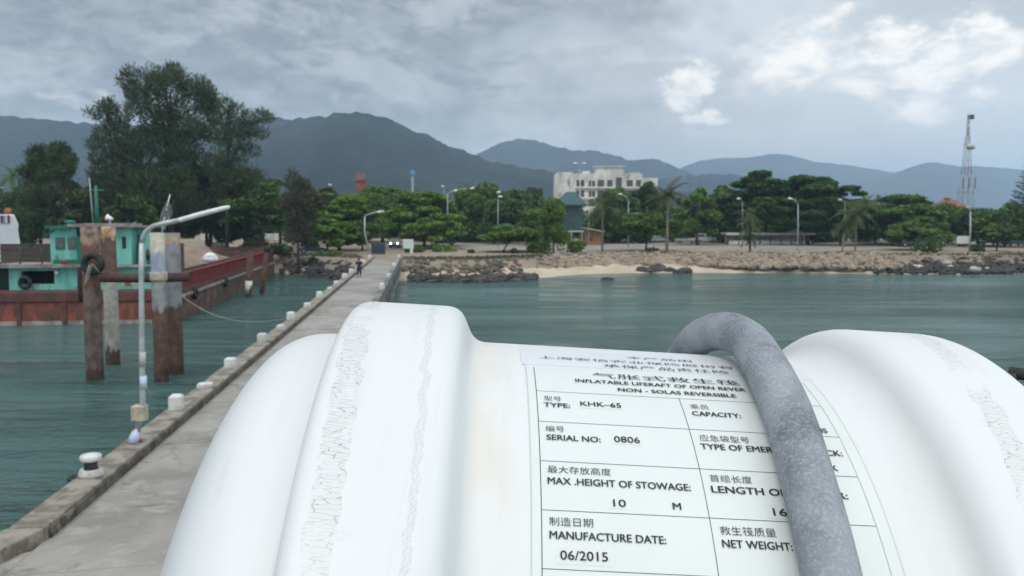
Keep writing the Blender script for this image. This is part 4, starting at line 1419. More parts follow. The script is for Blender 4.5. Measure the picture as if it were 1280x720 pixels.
# grey hose lashed over the canister
def hose_mat():
    m, g, b = new_mat('grey_hose')
    tc = g.n('ShaderNodeTexCoord')
    v = tc.outputs['Object']
    n1 = g.noise(v, 9, 6, .6)
    n2 = g.noise(v, 330, 4, .75)
    n3 = g.noise(v, 34, 7, .72)
    c = g.mix(g.ss(n1, .36, .64), (.14, .155, .175), (.30, .32, .345))
    c = g.mix(g.m('MULTIPLY', g.ss(n2, .48, .64), .48), c, (.46, .48, .51))
    c = g.mix(g.m('MULTIPLY', g.ss(n3, .50, .72), .45), c, (.115, .125, .14))
    g.put(b.inputs['Base Color'], c)
    b.inputs['Roughness'].default_value = .8
    b.inputs['Specular IOR Level'].default_value = .25
    bp = g.n('ShaderNodeBump'); bp.inputs['Strength'].default_value = .3; bp.inputs['Distance'].default_value = .002
    g.put(bp.inputs['Height'], g.noise(v, 180, 4, .7)); g.put(b.inputs['Normal'], bp.outputs[0])
    return m


hp = []
for dg in np.linspace(-112, 112, 70):
    ph = R_(dg)
    s = float(np.interp(dg, [-60, -40, -30, -20, -12, -3, 0, 6, 10.7, 17.5, 24.7, 32, 36.5, 45, 110], [.178, .178, .1765, .1755, .1755, .178, .1795, .1805, .1792, .1765, .1747, .1716, .1706, .17, .166]))
    r = float(np.interp(dg, [-112, -40, -12, -2, 6, 12, 112], [.348, .349, .351, .353, .351, .348, .348]))
    hp.append(RC + (RA * s + (RB * math.sin(ph) + RU_ * math.cos(ph)) * r) * K)
ho = MB(); ho.tube(hp, .0168 * K, 28)
tag(ho.build('hose', hose_mat()), 'thick weathered grey hose looped over the white liferaft canister', 'hose')

# cradle, ferry deck and rail (mostly below the frame)
cr = thing('cradle', 'steel cradle that carries the white liferaft canister on the deck', 'cradle', (RC.x + .15, RC.y, 6.45))
for sx_ in (-.06, .28):
    b = MB()
    pts = [Vector(RC) + (RA * sx_ + (RB * math.sin(R_(d)) + RU_ * math.cos(R_(d))) * .345) * K - cr.location for d in np.linspace(110, 250, 15)]
    b.tube(pts, .02, 8)
    b.tube([pts[0], Vector((pts[0].x, pts[0].y, 0))], .022, 8); b.tube([pts[-1], Vector((pts[-1].x, pts[-1].y, 0))], .022, 8)
    b.build('saddle', M['galv'], cr)
fd = MB(); fd.box((-2.1, -3.5, 6.30), (3.4, 1.62, 6.45)); tag(fd.build('ferry_deck', M['deck_paint']), kind='structure')
fh = MB(); fh.box((-2.08, -3.4, -1.2), (3.35, 1.55, 6.297)); tag(fh.build('ferry_hull', M['ferry_white']), kind='structure')
gr_ = thing('guard_rail', 'black pipe rail at the right edge behind the white canister', 'rail', (1.55, 1.5, 6.45))
p0, p1 = at(1262, 465.5, 1.5), at(1700, 528, 1.35)
b = MB(); b.tube([p0 - gr_.location, p1 - gr_.location], .0105, 10); b.build('top_rail', M['dark_metal'], gr_)
for t in (.0, .6):
    q = p0.lerp(p1, t) - gr_.location
    b = MB(); b.tube([Vector((q.x, q.y, 0)), q], .014, 8); b.build('post', M['dark_metal'], gr_)
# ------------------------------------------------------------------ trees
def leaves(P, size, aspect, r, up=.3, axis=None, along=.0):
    """rhombic leaf faces at points P"""
    n = len(P)
    N = r.normal(0, 1, (n, 3)); N[:, 2] = np.abs(N[:, 2]) + up * 2
    N /= np.linalg.norm(N, axis=1, keepdims=True)
    T = r.normal(0, 1, (n, 3))
    if axis is not None: T = T * (1 - along) + axis * along * 2
    T -= N * (T * N).sum(1, keepdims=True)
    T /= np.linalg.norm(T, axis=1, keepdims=True) + 1e-9
    B = np.cross(N, T)
    s = (size * r.uniform(.6, 1.35, n))[:, None]
    V = np.stack([P - T * s, P + B * s * aspect + T * s * .1, P + T * s, P - B * s * aspect + T * s * .1], 1).reshape(-1, 3)
    F = np.arange(4 * n).reshape(-1, 4)
    return V, F


def blob_points(cl, per, r):
    out, ax = [], []
    for (c, rad, k) in cl:
        n = max(6, int(per * k))
        d = r.normal(0, 1, (n, 3)); d /= np.linalg.norm(d, axis=1, keepdims=True)
        q = r.uniform(.25, 1, n) ** .45
        out.append(np.array(c) + d * q[:, None] * np.array(rad)); ax.append(d)
    return np.concatenate(out), np.concatenate(ax)


def limb_mesh(root, trunk_pts, tips, r0, r, seed, mat):
    """tapered trunk and limbs reaching towards the crown's clumps"""
    b = MB()
    n = len(trunk_pts)
    b.tube(trunk_pts, [r0 * (1.25 if i == 0 else 1 - .55 * i / (n - 1)) for i in range(n)], 8)
    rr_ = random.Random(seed)
    for tip in tips:
        k = rr_.uniform(.45, 1.0) * (n - 1)
        i = min(int(k), n - 2); f = k - i
        st = Vector(trunk_pts[i]).lerp(Vector(trunk_pts[i + 1]), f)
        tp = Vector(tip)
        mid = st.lerp(tp, .5) + Vector((0, 0, (tp - st).length * .08))
        rl0 = r0 * .42 * (1 - .35 * k / (n - 1))
        b.tube([st, mid, tp], [rl0, rl0 * .7, rl0 * .3], 6, False)
    return b.build('trunk', mat, root)


def tree(kind, label, px, topy, wpx, Y, leaf, seed, zb=2.3, x=None, lean=0.0, group=None, bark='bark', name=None, bare=.35, dens=1.0):
    r = np.random.default_rng(seed)
    if kind in ('broad', 'rain') and Y > 165: bare *= .55
    X = xat(px, Y, 6) if x is None else x
    H = at(px, topy, Y).z - zb
    W = wpx * Y / F_PX
    cat = 'palm' if kind == 'palm' else ('bush' if kind == 'bush' else 'tree')
    nm = name or {'palm': 'palm_tree', 'bush': 'bush', 'casu': 'casuarina_tree', 'rain': 'spreading_tree', 'broad': 'broadleaf_tree', 'pandan': 'drooping_tree'}[kind]
    root = thing(nm, label, cat, (X, Y, zb), 0, group)
    cl, tips = [], []
    lx = lean * H
    if kind in ('broad', 'rain'):
        zc0 = bare * H
        n = int((26 if kind == 'broad' else 30) * dens * max(.6, min(1.6, W / 9)))
        for i in range(n):
            a = r.uniform(0, 2 * PI)
            if kind == 'broad':
                u = r.uniform(0, 1)
                z = zc0 + (H - zc0) * (.08 + .84 * u)
                pr = math.sqrt(max(.05, 1 - (2 * (.15 + .80 * u) - .85) ** 2 / 1.25))
                rad = W * .42 * pr * math.sqrt(r.uniform(.25, 1))
                k = W * r.uniform(.11, .19)
                c = (lx + rad * math.cos(a), rad * math.sin(a), z)
                cl.append((c, (k, k, k * r.uniform(.55, .85)), (k / 1.2) ** 1.6))
            else:
                t = r.uniform(0, 1)
                rad = W * .46 * math.sqrt(r.uniform(.04, 1))
                dome_ = 1 - .55 * (rad / (W * .5)) ** 2
                tier = r.choice([1.0, .82, .62, .42] if bare < .45 else [1.0, .86])
                z = zc0 + (H - zc0) * max(.06, dome_ * tier - .05 + r.uniform(-.05, .05))
                k = W * r.uniform(.10, .17)
                c = (lx + rad * math.cos(a), rad * math.sin(a), z)
                cl.append((c, (k * 1.25, k * 1.25, k * .36), (k / 1.2) ** 1.6))
            if i % 2 == 0: tips.append((c[0], c[1], c[2] - .1))
        P, D = blob_points(cl, 165 * dens, r)
        V, F = leaves(P, np.clip(Y / 150 * .33, .28, .5), .58, r, .6 if kind == 'rain' else .3)
        np_mesh('crown', V, F, L[leaf], root)
        tp = [(0, 0, -.2), (lx * .3 + r.normal(0, .1), r.normal(0, .1), H * .2), (lx * .7, 0, H * .45), (lx, 0, H * .78)]
        limb_mesh(root, tp, tips[:16], max(.14, H * .028), r, seed, M[bark])
    elif kind == 'bush':
        n = int(14 * dens)
        for i in range(n):
            a = r.uniform(0, 2 * PI); rad = W * .42 * math.sqrt(r.uniform(0, 1)); k = max(.25, W * r.uniform(.10, .18))
            z = H * r.uniform(.15, .85) * (1 - .5 * (rad / (W * .5)) ** 2)
            c = (rad * math.cos(a), rad * math.sin(a) * .7, z)
            cl.append((c, (k, k, min(k * .8, H * .3)), max(.35, k ** 1.3))); tips.append(c)
        P, D = blob_points(cl, 85 * dens, r)
        V, F = leaves(P, .22, .6, r, .3)
        np_mesh('foliage', V, F, L[leaf], root)
        b = MB()
        for t in tips[:7]: b.tube([(0, 0, -.1), (t[0] * .4, t[1] * .4, t[2] * .6), t], [.06, .045, .02], 5, False)
        b.build('stem', M[bark], root)
    elif kind == 'casu':
        n = int(46 * dens * max(.5, min(2.2, H / 16)))
        for i in range(n):
            u = r.uniform(0, 1) ** .85
            z = H * (bare + (1 - bare) * u)
            env = (math.sin(PI * min(1, .22 + .78 * u) ** 1.0) ** .8) if u < .97 else .15
            a = r.uniform(0, 2 * PI)
            rad = W * .47 * env * r.uniform(.25, 1.0) * (1 + .25 * math.sin(3 * a + seed))
            k = max(H * r.uniform(.035, .062), W * .10)
            c = (lx * u + rad * math.cos(a), rad * math.sin(a), z + rad * .18)
            cl.append((c, (k * .95, k * .95, k * r.uniform(.8, 1.35)), (k / .75) ** 1.35)); tips.append(c)
        P, D = blob_points(cl, 330 * dens, r)
        P = P + D * np.abs(r.normal(0, .28, (len(P), 1)))
        ax = D * .6 + np.array([0, 0, .55])
        V, F = leaves(P, np.clip(Y / 150 * .42, .3, .6), .2, r, 0, ax, .75)
        np_mesh('crown', V, F, L[leaf], root)
        tp = [(0, 0, -.2), (lx * .2, .1, H * .25), (lx * .5, -.1, H * .5), (lx * .85, 0, H * .9)]
        limb_mesh(root, tp, tips[::2], max(.13, H * .017), r, seed, M[bark])
    elif kind in ('palm', 'pandan'):
        nf = int(20 * dens) if kind == 'palm' else 46
        V_, F_ = [], []
        off = 0
        tp = [(0, 0, -.2), (lx * .25, 0, H * .3), (lx * .65, 0, H * .6), (lx, 0, H * (.80 if kind == 'palm' else .7))]
        for i in range(nf):
            a = 2 * PI * i / nf * 2.4 + r.uniform(-.2, .2)
            e = r.uniform(-.35, 1.25) if kind == 'palm' else r.uniform(-.6, .9)
            ln = W * .5 * r.uniform(.85, 1.2) * (1.0 if kind == 'palm' else .8)
            base = np.array(tp[-1]) if kind == 'palm' else np.array((lx + r.normal(0, .2), r.normal(0, .2), H * r.uniform(.3, .85)))
            p = base.copy(); d = np.array([math.cos(a) * math.cos(e), math.sin(a) * math.cos(e), math.sin(e)])
            side = np.array([-math.sin(a), math.cos(a), 0])
            m_ = 9
            step = ln / m_
            for k in range(m_):
                q = p + d * step
                wl = ln * .20 * math.sin(PI * (k + 1.0) / (m_ + 1.2)) ** .7
                for sg in (-1, 1):
                    for h in (0, .5):
                        b0 = p + (q - p) * h; b1 = p + (q - p) * (h + .36)
                        tip = (b0 + b1) / 2 + side * sg * wl + d * wl * .45 - np.array([0, 0, wl * .38])
                        V_ += [b0, b1, tip, (b0 + tip) / 2 - d * .02]
                        F_.append((off, off + 1, off + 2, off + 3)); off += 4
                d = d - np.array([0, 0, .17 if kind == 'palm' else .26]); d /= np.linalg.norm(d)
                p = q
        np_mesh('crown', V_, F_, L[leaf], root)
        b = MB(); b.tube(tp, [max(.12, H * .024), .16 if H < 9 else .2, .14, .13], 8)
        b.build('trunk', M['bark_pale' if kind == 'palm' else 'bark'], root)
    return root


def place(*a, **k):
    return tree(*a, **k)


# the great casuarinas on the left
def big_casuarina():
    Y, zb = 138, 2.3
    root = thing('casuarina_tree', 'tallest wispy dark casuarina, its ragged crown high above the barge cabin', 'tree', (xat(212, Y, 10), Y, zb))
    r = np.random.default_rng(42)
    cl, tips = [], []
    # clump outline follows the ragged, many-headed crown: (px, py, radius px, weight)
    heads = [(190, 95, 13, 1), (207, 88, 12, 1), (222, 98, 12, 1), (203, 110, 15, 1.2), (232, 112, 14, 1), (166, 98, 11, .8), (160, 110, 11, .7), (170, 118, 13, .8), (253, 108, 11, .8), (262, 120, 10, .7), (255, 128, 14, 1),
             (186, 130, 18, 1.2), (212, 132, 20, 1.5), (240, 138, 18, 1.2), (262, 142, 10, .7), (175, 140, 14, 1), (190, 155, 18, 1.3), (215, 158, 22, 1.8), (245, 160, 14, 1), (256, 168, 9, .6), (165, 160, 8, .5),
             (180, 178, 20, 1.5), (208, 182, 24, 2), (236, 184, 16, 1.3), (170, 198, 16, 1.2), (196, 206, 24, 2), (226, 206, 22, 1.8), (250, 200, 10, .8), (175, 226, 22, 1.8), (205, 234, 26, 2.2), (236, 232, 22, 1.8),
             (176, 255, 24, 1.8), (212, 262, 28, 2.2), (246, 258, 22, 1.8)]
    for px, py, rp, w_ in heads:
        for j in range(2):
            k = rp * Y / F_PX * r.uniform(.75, 1.05)
            p = at(px + r.normal(0, 2.5), py + r.normal(0, 2.5), Y) - root.location
            c = (p.x, r.normal(0, 2.6), p.z)
            cl.append((c, (k, k, k * r.uniform(.85, 1.15)), w_ * .8))
        tips.append(c)
    P, D = blob_points(cl, 540, r)
    P = P + D * np.abs(r.normal(0, .32, (len(P), 1)))
    V, F = leaves(P, .40, .15, r, 0, D * .6 + np.array([0, 0, .6]), .7)
    np_mesh('crown', V, F, L['casu'], root)
    limb_mesh(root, [(0, 0, -.2), (.1, 0, 6), (-.3, 0, 13), (.2, 0, 20), (.0, 0, 25)], tips, .5, r, 4, M['bark'])


def side_casuarina(px0, Y, heads, label, seed):
    root = thing('casuarina_tree', label, 'tree', (xat(px0, Y, 10), Y, 2.3))
    r = np.random.default_rng(seed)
    cl, tips = [], []
    for px, py, rp, w_ in heads:
        k = rp * Y / F_PX
        for j in range(2):
            p = at(px + r.normal(0, 2), py + r.normal(0, 2), Y) - root.location
            c = (p.x, r.normal(0, 1.4), p.z)
            cl.append((c, (k, k, k * .9), w_ * .7))
        tips.append(c)
    P, D = blob_points(cl, 460, r)
    P = P + D * np.abs(r.normal(0, .30, (len(P), 1)))
    V, F = leaves(P, .38, .15, r, 0, D * .7 + np.array([0, 0, .55]), .75)
    np_mesh('crown', V, F, L['casu'], root)
    zt = max(t[2] for t in tips)
    xt = max(tips, key=lambda t: t[2])[0]
    limb_mesh(root, [(0, 0, -.2), (xt * .2, 0, zt * .3), (xt * .5, 0, zt * .6), (xt, 0, zt * .92)], tips, .27, r, seed, M['bark'])


big_casuarina()
side_casuarina(282, 134, [(285, 132, 9, .6), (298, 140, 11, .7), (312, 146, 10, .6), (325, 148, 8, .45), (333, 143, 6, .3), (278, 150, 11, .8), (295, 158, 13, .9), (313, 163, 10, .6), (327, 165, 7, .4), (278, 172, 11, .8), (296, 178, 12, .8), (312, 184, 8, .5),
                          (282, 194, 12, .9), (298, 198, 10, .6), (275, 212, 15, 1.2), (292, 222, 17, 1.3), (310, 222, 12, .8), (320, 216, 7, .4), (280, 240, 18, 1.4), (305, 244, 16, 1.2)],
               'feathery casuarina leaning right of the tallest casuarina', 51)
side_casuarina(150, 131, [(135, 128, 7, .45), (128, 134, 5, .3), (115, 142, 6, .35), (122, 146, 5, .3), (140, 138, 9, .6), (150, 148, 9, .7), (135, 155, 9, .6), (128, 166, 9, .6), (145, 168, 10, .7), (118, 180, 8, .5), (135, 184, 10, .8), (152, 186, 12, .9), (122, 198, 7, .5),
                          (140, 204, 13, 1), (125, 216, 10, .7), (150, 222, 16, 1.2), (130, 236, 16, 1.2), (150, 250, 18, 1.4), (128, 262, 16, 1.2)],
               'thin ragged casuarina left of the tallest casuarina', 52)
T = [
 ('bush', 'long olive bush on the bank just beyond the barge bow', 322, 297, 52, 142, 'olive', 231, dict(dens=1.4)),
 ('bush', 'dark bush left of the brown casuarina trunk', 350, 302, 34, 134, 'dark', 232, dict(zb=2.0, dens=1.3)),
 ('bush', 'leafy green bush on the dark rocks just left of the pier', 436, 316, 30, 128, 'bright', 221, dict(zb=1.4, dens=1.3)),
 ('bush', 'sprawling green bush on the dark rocks under the low bright tree', 412, 312, 40, 130, 'mid', 222, dict(zb=1.6, dens=1.4)),
 ('bush', 'small dull bush on the dark rocks beside the brown casuarina', 390, 318, 24, 124, 'olive', 223, dict(zb=1.2)),
 ('broad', 'wide dull green tree filling the space under the tallest casuarina', 190, 204, 128, 146, 'casu', 201, dict(bare=.08, dens=1.3)),
 ('broad', 'dull green tree under the leaning casuarina', 262, 206, 96, 149, 'casu', 202, dict(bare=.08, dens=1.2)),
 ('broad', 'dusky olive tree under the thin ragged casuarina', 128, 214, 84, 150, 'casu', 203, dict(bare=.05, dens=1.2)),
 ('broad', 'dark rounded tree right of the leaning casuarina', 308, 208, 70, 150, 'casu', 204, dict(bare=.1)),
 ('broad', 'dusky tree filling the far left edge behind the white ship', 4, 214, 76, 150, 'casu', 205, dict(bare=.05)),
 ('broad', 'green tree covering the right end of the white hotel', 806, 224, 46, 205, 'dark', 206, dict(bare=.08, dens=1.2)),
 ('broad', 'round green tree below the middle of the white hotel', 770, 236, 60, 200, 'mid', 207, dict(bare=.05, dens=1.2)),
 ('broad', 'mid green tree right beside the teal pavilion', 672, 262, 50, 176, 'mid', 208, dict(bare=.05, dens=1.2)),
 ('broad', 'mid green tree filling behind the long shelter', 1000, 258, 90, 200, 'mid', 209, dict(bare=.05, dens=1.1)),
 ('broad', 'mid green tree between the layered tree and the middle palms', 1095, 256, 70, 190, 'mid', 210, dict(bare=.05, dens=1.1)),
 # kind, label, px, topy, width px, Y, leaf, seed, kwargs
 ('palm', 'dark palm at the left edge with spiky crown beside the casuarinas', 18, 196, 52, 150, 'dark', 101, {}),
 ('casu', 'grey green casuarina with a double tip above the white ship', 50, 190, 74, 128, 'casu', 102, dict(bare=.12)),
 ('casu', 'bushy casuarina with pointed tip left of the barge mast', 78, 186, 84, 124, 'casu', 103, dict(bare=.1)),
 ('broad', 'rounded dark tree low behind the barge railing', 30, 236, 70, 140, 'casu', 104, dict(bare=.1)),
 ('broad', 'dull olive tree low behind the mint green cabin', 108, 238, 72, 122, 'olive', 105, dict(bare=.12)),
 ('broad', 'dark low tree behind the barge mast', 160, 244, 80, 128, 'dark', 106, dict(bare=.15)),
 ('rain', 'dark green spreading tree right below the leaning casuarina', 330, 222, 92, 128, 'dark', 107, dict(bare=.3)),
 ('broad', 'shadowy tree between the two casuarina trunks', 258, 232, 66, 150, 'dark', 108, dict(bare=.22)),
 ('casu', 'brownish casuarina standing at the waterline beyond the barge bow', 372, 224, 92, 116, 'casu_brown', 109, dict(zb=.7, bare=.34, dens=.62)),
 ('rain', 'bright green tiered tree just left of the far pier lamp', 424, 238, 96, 150, 'bright', 110, dict(bare=.12, zb=2.2, dens=1.3)),
 ('rain', 'low bright green tree beside the left kerb near the shore', 408, 262, 64, 136, 'bright', 111, dict(bare=.1, zb=1.8)),
 ('broad', 'large bright green tree filling the space above the pickup', 478, 236, 92, 196, 'mid', 112, dict(bare=.2)),
 ('rain', 'bright green layered tree just right of the pier end', 530, 240, 90, 172, 'bright', 113, dict(bare=.12, dens=1.3)),
 ('rain', 'low spreading green tree overhanging the white sign board', 540, 268, 70, 158, 'bright', 114, dict(bare=.16, dens=1.2)),
 ('broad', 'dark crowned tree left of the brown casuarina trunk', 350, 232, 60, 160, 'mid', 115, dict(bare=.3)),
 ('broad', 'olive topped tree showing above the bright green ones', 405, 232, 48, 190, 'olive', 116, {}),
 ('broad', 'round green tree behind the row of tall lamps', 600, 234, 92, 200, 'mid', 117, dict(bare=.15)),
 ('broad', 'dark dense tree left of the teal roofed pavilion', 655, 244, 86, 205, 'dark', 118, dict(bare=.12)),
 ('broad', 'dark tree right behind the double headed lamp', 632, 250, 70, 186, 'dark', 119, dict(bare=.2)),
 ('casu', 'small upright casuarina on the bank in front of the pavilion', 692, 252, 64, 139, 'mid', 120, dict(bare=.10, dens=.85)),
 ('rain', 'flat topped tree with thin leaning trunk left of the sand beach', 628, 283, 82, 145, 'mid', 121, dict(bare=.42, lean=.45, dens=1.1)),
 ('bush', 'low green bush on the bank left of the small casuarina', 670, 299, 40, 141, 'bright', 122, {}),
 ('bush', 'round green bush on the bank right of the small casuarina', 714, 297, 44, 142, 'mid', 123, {}),
 ('palm', 'coconut palm with pale trunk right of the orange hut', 753, 247, 62, 146, 'olive', 124, dict(dens=1.5)),
 ('rain', 'flat tiered green tree between the two coconut palms', 808, 266, 82, 148, 'mid', 125, dict(bare=.35)),
 ('bush', 'small bush at the foot of the flat tiered tree', 815, 309, 16, 140, 'dark', 126, {}),
 ('palm', 'tall coconut palm with rough dark crown right of the flat tiered tree', 834, 226, 60, 142, 'olive', 127, dict(dens=1.6)),
 ('broad', 'dark green tree in front of the white hotel', 775, 248, 74, 190, 'dark', 128, dict(bare=.1)),
 ('broad', 'green tree against the right half of the white hotel', 812, 240, 56, 215, 'dark', 129, dict(bare=.1)),
 ('broad', 'round olive green tree right of the tall coconut palm', 872, 234, 62, 178, 'mid', 130, dict(bare=.22)),
 ('broad', 'green tree left of the great dark spreading trees', 906, 234, 58, 190, 'mid', 131, dict(bare=.2)),
 ('pandan', 'weeping palm like tree on the bank before the long shelter', 938, 252, 50, 142, 'olive', 132, dict(zb=2.2)),
 ('rain', 'tallest dark spreading tree right of the hotel', 958, 211, 90, 184, 'dark', 133, dict(bare=.28, dens=1.4)),
 ('rain', 'broad dark spreading tree behind the shore lamp post', 1010, 220, 96, 180, 'dark', 134, dict(bare=.28, dens=1.4)),
 ('rain', 'dark spreading tree with drooping right limb near the middle palms', 1052, 232, 78, 176, 'dark', 135, dict(bare=.2, dens=1.2)),
 ('palm', 'yellowish fan crowned palm on the bank right of the long shelter', 1070, 258, 66, 144, 'palm', 136, dict(dens=1.7)),
 ('palm', 'short yellowing palm beside the fan crowned palm', 1054, 281, 34, 143, 'palm', 137, {}),
 ('palm', 'far palm silhouette standing above the gap in the dark trees', 1096, 238, 26, 230, 'dark', 138, {}),
 ('palm', 'far palm poking out behind the drooping limb', 1083, 240, 26, 236, 'dark', 139, {}),
 ('rain', 'layered green tree left of the red roof', 1128, 244, 96, 176, 'mid', 140, dict(bare=.2, dens=1.2)),
 ('rain', 'low tiered tree in front of the layered tree', 1150, 276, 74, 152, 'mid', 141, dict(bare=.2)),
 ('bush', 'dense green bush on the bank left of the tall mast', 1160, 296, 44, 143, 'dark', 142, {}),
 ('broad', 'green tree under the red roof', 1192, 258, 70, 182, 'mid', 143, dict(bare=.3)),
 ('broad', 'green tree directly behind the shore lamp under the mast', 1222, 260, 60, 176, 'dark', 144, dict(bare=.3)),
 ('broad', 'wide green tree at the right edge under the conifer', 1256, 254, 72, 168, 'mid', 145, dict(bare=.32)),
 ('rain', 'small flat tree standing alone near the right edge', 1247, 282, 46, 149, 'dark', 146, dict(bare=.4)),
 ('bush', 'small dark bush beside the shore lamp under the mast', 1222, 305, 22, 146, 'dark', 147, {}),
 ('bush', 'leafy bush below the white sign board', 520, 308, 36, 143, 'mid', 148, {}),
 ('bush', 'low green bush on the shore right of the pier end', 552, 305, 40, 146, 'bright', 149, {}),
 ('casu', 'far dark casuarina tips left of the hotel', 668, 236, 36, 240, 'casu', 150, dict(bare=.1)),
 ('broad', 'tree at the far right beyond the frame edge', 1302, 256, 60, 172, 'dark', 151, dict(bare=.3)),
 ('broad', 'tree hugging the shore left of the pier under the bright trees', 452, 270, 50, 150, 'mid', 152, dict(bare=.12, zb=2.2)),
 ('bush', 'tiny brown bush alone on the bank above the sand beach', 642, 310, 9, 139, 'olive', 153, {}),
 ('bush', 'thin upright shrub at the edge of the parking ground', 589, 312, 8, 140, 'dark', 154, {}),
 ('broad', 'deep green tree behind the brown casuarina', 385, 240, 66, 175, 'dark', 155, dict(bare=.2)),
 ('broad', 'green tree closing the row left of the weeping tree', 890, 250, 60, 200, 'dark', 156, dict(bare=.12)),
]
for kind, lab, px, ty, wpx, Y, lf, sd_, kw in T:
    place(kind, lab, px, ty, wpx, Y, lf, sd_, **kw)


def norfolk(px, topy, basey, wpx, Y, label):
    zb = 2.2
    root = thing('conifer_tree', label, 'tree', (xat(px, Y, 8), Y, zb))
    H = at(px, topy, Y).z - zb; W = wpx * Y / F_PX
    r = np.random.default_rng(9)
    P, ax, b = [], [], MB()
    b.tube([(0, 0, -.2), (0, 0, H * .5), (0, 0, H)], [.28, .2, .05], 8)
    n = 15
    for i in range(n):
        z = H * (.22 + .76 * i / n); ln = W * .5 * (1 - .75 * i / n)
        for k in range(6):
            a = k * PI / 3 + i * .5
            d = np.array([math.cos(a), math.sin(a), .18])
            b.tube([(0, 0, z), tuple(np.array([0, 0, z]) + d * ln)], [.06, .02], 5, False)
            for t in np.linspace(.2, 1.05, 16):
                for q in range(4):
                    P.append(np.array([0, 0, z]) + d * ln * t + r.normal(0, .16, 3) + np.array([0, 0, .25 * t])); ax.append(d + np.array([0, 0, .3]))
    V, F = leaves(np.array(P), .38, .18, r, .2, np.array(ax), .7)
    np_mesh('crown', V, F, L['casu'], root)
    b.build('trunk', M['bark'], root)


norfolk(1302, 192, 312, 92, 132, 'layered dark conifer reaching in at the right edge')

# the far wood closing the gaps behind the rows of trees
r = np.random.default_rng(77)
cl = []
for i in range(800):
    px = r.uniform(-260, 1560); Y = r.uniform(228, 300)
    ty = np.interp(px, [-260, 40, 200, 330, 440, 560, 660, 760, 900, 960, 1060, 1130, 1280, 1560], [232, 236, 240, 238, 246, 250, 252, 254, 246, 240, 250, 266, 264, 262]) + r.uniform(0, 20)
    p = at(px, ty, Y)
    for k in range(3):
        rad = r.uniform(2.0, 3.4)
        cl.append(((p.x + r.normal(0, 2), Y + r.normal(0, 2), max(3.2, p.z - rad - k * 3.6)), (rad * 1.3, rad, rad * .9), 1.0))
P, D = blob_points(cl, 70, r)
V, F = leaves(P, .68, .6, r, .3)
tag(np_mesh('far_wood', V, F, L['dark']), 'continuous dark green wood closing the gaps far behind the shore', 'wood', kind='stuff')
r = np.random.default_rng(91)
cl = []
for i in range(420):
    px = r.uniform(372, 1420); Y = r.uniform(199, 216)
    k = r.uniform(.9, 1.7)
    if math.sin(px * .021) + math.sin(px * .047 + 1) < -1.0: continue
    cl.append(((xat(px, Y, 3), Y, 2.4 + k * r.uniform(.5, 1.5)), (k * 1.4, k, k), k))
P, D = blob_points(cl, 70, r)
V, F = leaves(P, .42, .6, r, .3)
tag(np_mesh('undergrowth', V, F, L['dark']), 'dark undergrowth along the back edge of the parking ground', 'undergrowth', kind='stuff')
# dry grass and creeping plants on the bank
r = np.random.default_rng(78)
P = []
for i in range(2600):
    px = r.choice([r.uniform(500, 700), r.uniform(700, 1120), r.uniform(1080, 1330)], p=[.5, .3, .2])
    py, bw_ = shore_at(px); p = gr(px, py)
    d = bw_ + r.uniform(3.8, 7.5)
    P.append((p.x * (1 + d / p.y * .6), p.y + d, 2.36 + abs(r.normal(0, .10))))
V, F = leaves(np.array(P), .26, .35, r, 0, np.array([[0, 0, 1.0]] * len(P)), .5)
tag(np_mesh('bank_grass', V, F, L['olive']), 'sparse dry grass and creepers along the top of the bank', 'grass', kind='stuff')

# ------------------------------------------------------------------ buildings and structures behind the trees
YH = 340
ht = thing('hotel_building', 'weathered white hotel block with roof tower, standing above the trees', 'building', (xat(757, YH, 15), YH, 2.5))
hr_ = lambda px, py: (at(px, py, YH) - ht.location)
zr = hr_(757, 217).z
b = MB()
xL, xR = hr_(694, 230).x, hr_(803, 230).x
b.box((xR + .004, 1.5, 0), (hr_(823, 230).x, 12, hr_(0, 222).z))
b.box((xL, 0, 0), (xR, 14, zr))
b.build('main_wall', M['hotel'], ht)
b = MB(); b.box((hr_(697, 210).x, .6, zr + .003), (hr_(716, 210).x, 8, hr_(700, 215).z)); b.build('stair_head', M['hotel'], ht)
b = MB(); b.box((hr_(729, 210).x, 2, zr + .003), (hr_(738, 210).x, 7, hr_(0, 213.6).z)); b.build('roof_tank', M['hotel'], ht)
b = MB(); b.box((hr_(788, 210).x, 3, zr + .003), (hr_(801, 210).x, 8, hr_(0, 215.2).z)); b.build('roof_shed', M['pale_wall'], ht)
b = MB(); b.box((hr_(745, 210).x, .8, zr + .003), (hr_(780.5, 210).x, 9, hr_(700, 208.5).z)); tw = b.build('roof_tower', M['hotel'], ht)
b = MB(); b.box((hr_(743, 210).x, .2, hr_(700, 208.4).z), (hr_(782, 210).x, 9.4, hr_(700, 207.3).z)); b.build('parapet', M['hotel'], tw)
for px in (750, 760, 770.5):
    b = MB(); b.box((hr_(px, 210).x, .7, hr_(0, 222).z), (hr_(px + 4, 210).x, .797, hr_(0, 217).z)); b.build('window', M['hotel_dark'], tw)
for fl_, (ya, yb) in enumerate(((225, 233), (238, 246), (251, 258))):
    for px, w_ in ((720.5, 4), (726, 4.5), (736, 3), (740, 4), (747, 8), (759, 6.5), (783, 8), (795, 6)):
        b = MB(); b.box((hr_(px, 230).x, -.08, hr_(0, yb).z), (hr_(px + w_, 230).x, -.004, hr_(0, ya + (px % 3) * .5).z)); b.build('window', M['hotel_dark'], ht)
for ya in (234.5, 247.5):
    b = MB(); b.box((hr_(719, 230).x, -.9, hr_(0, ya + 1).z), (xR - .5, -.003, hr_(0, ya).z)); b.build('balcony', M['hotel'], ht)
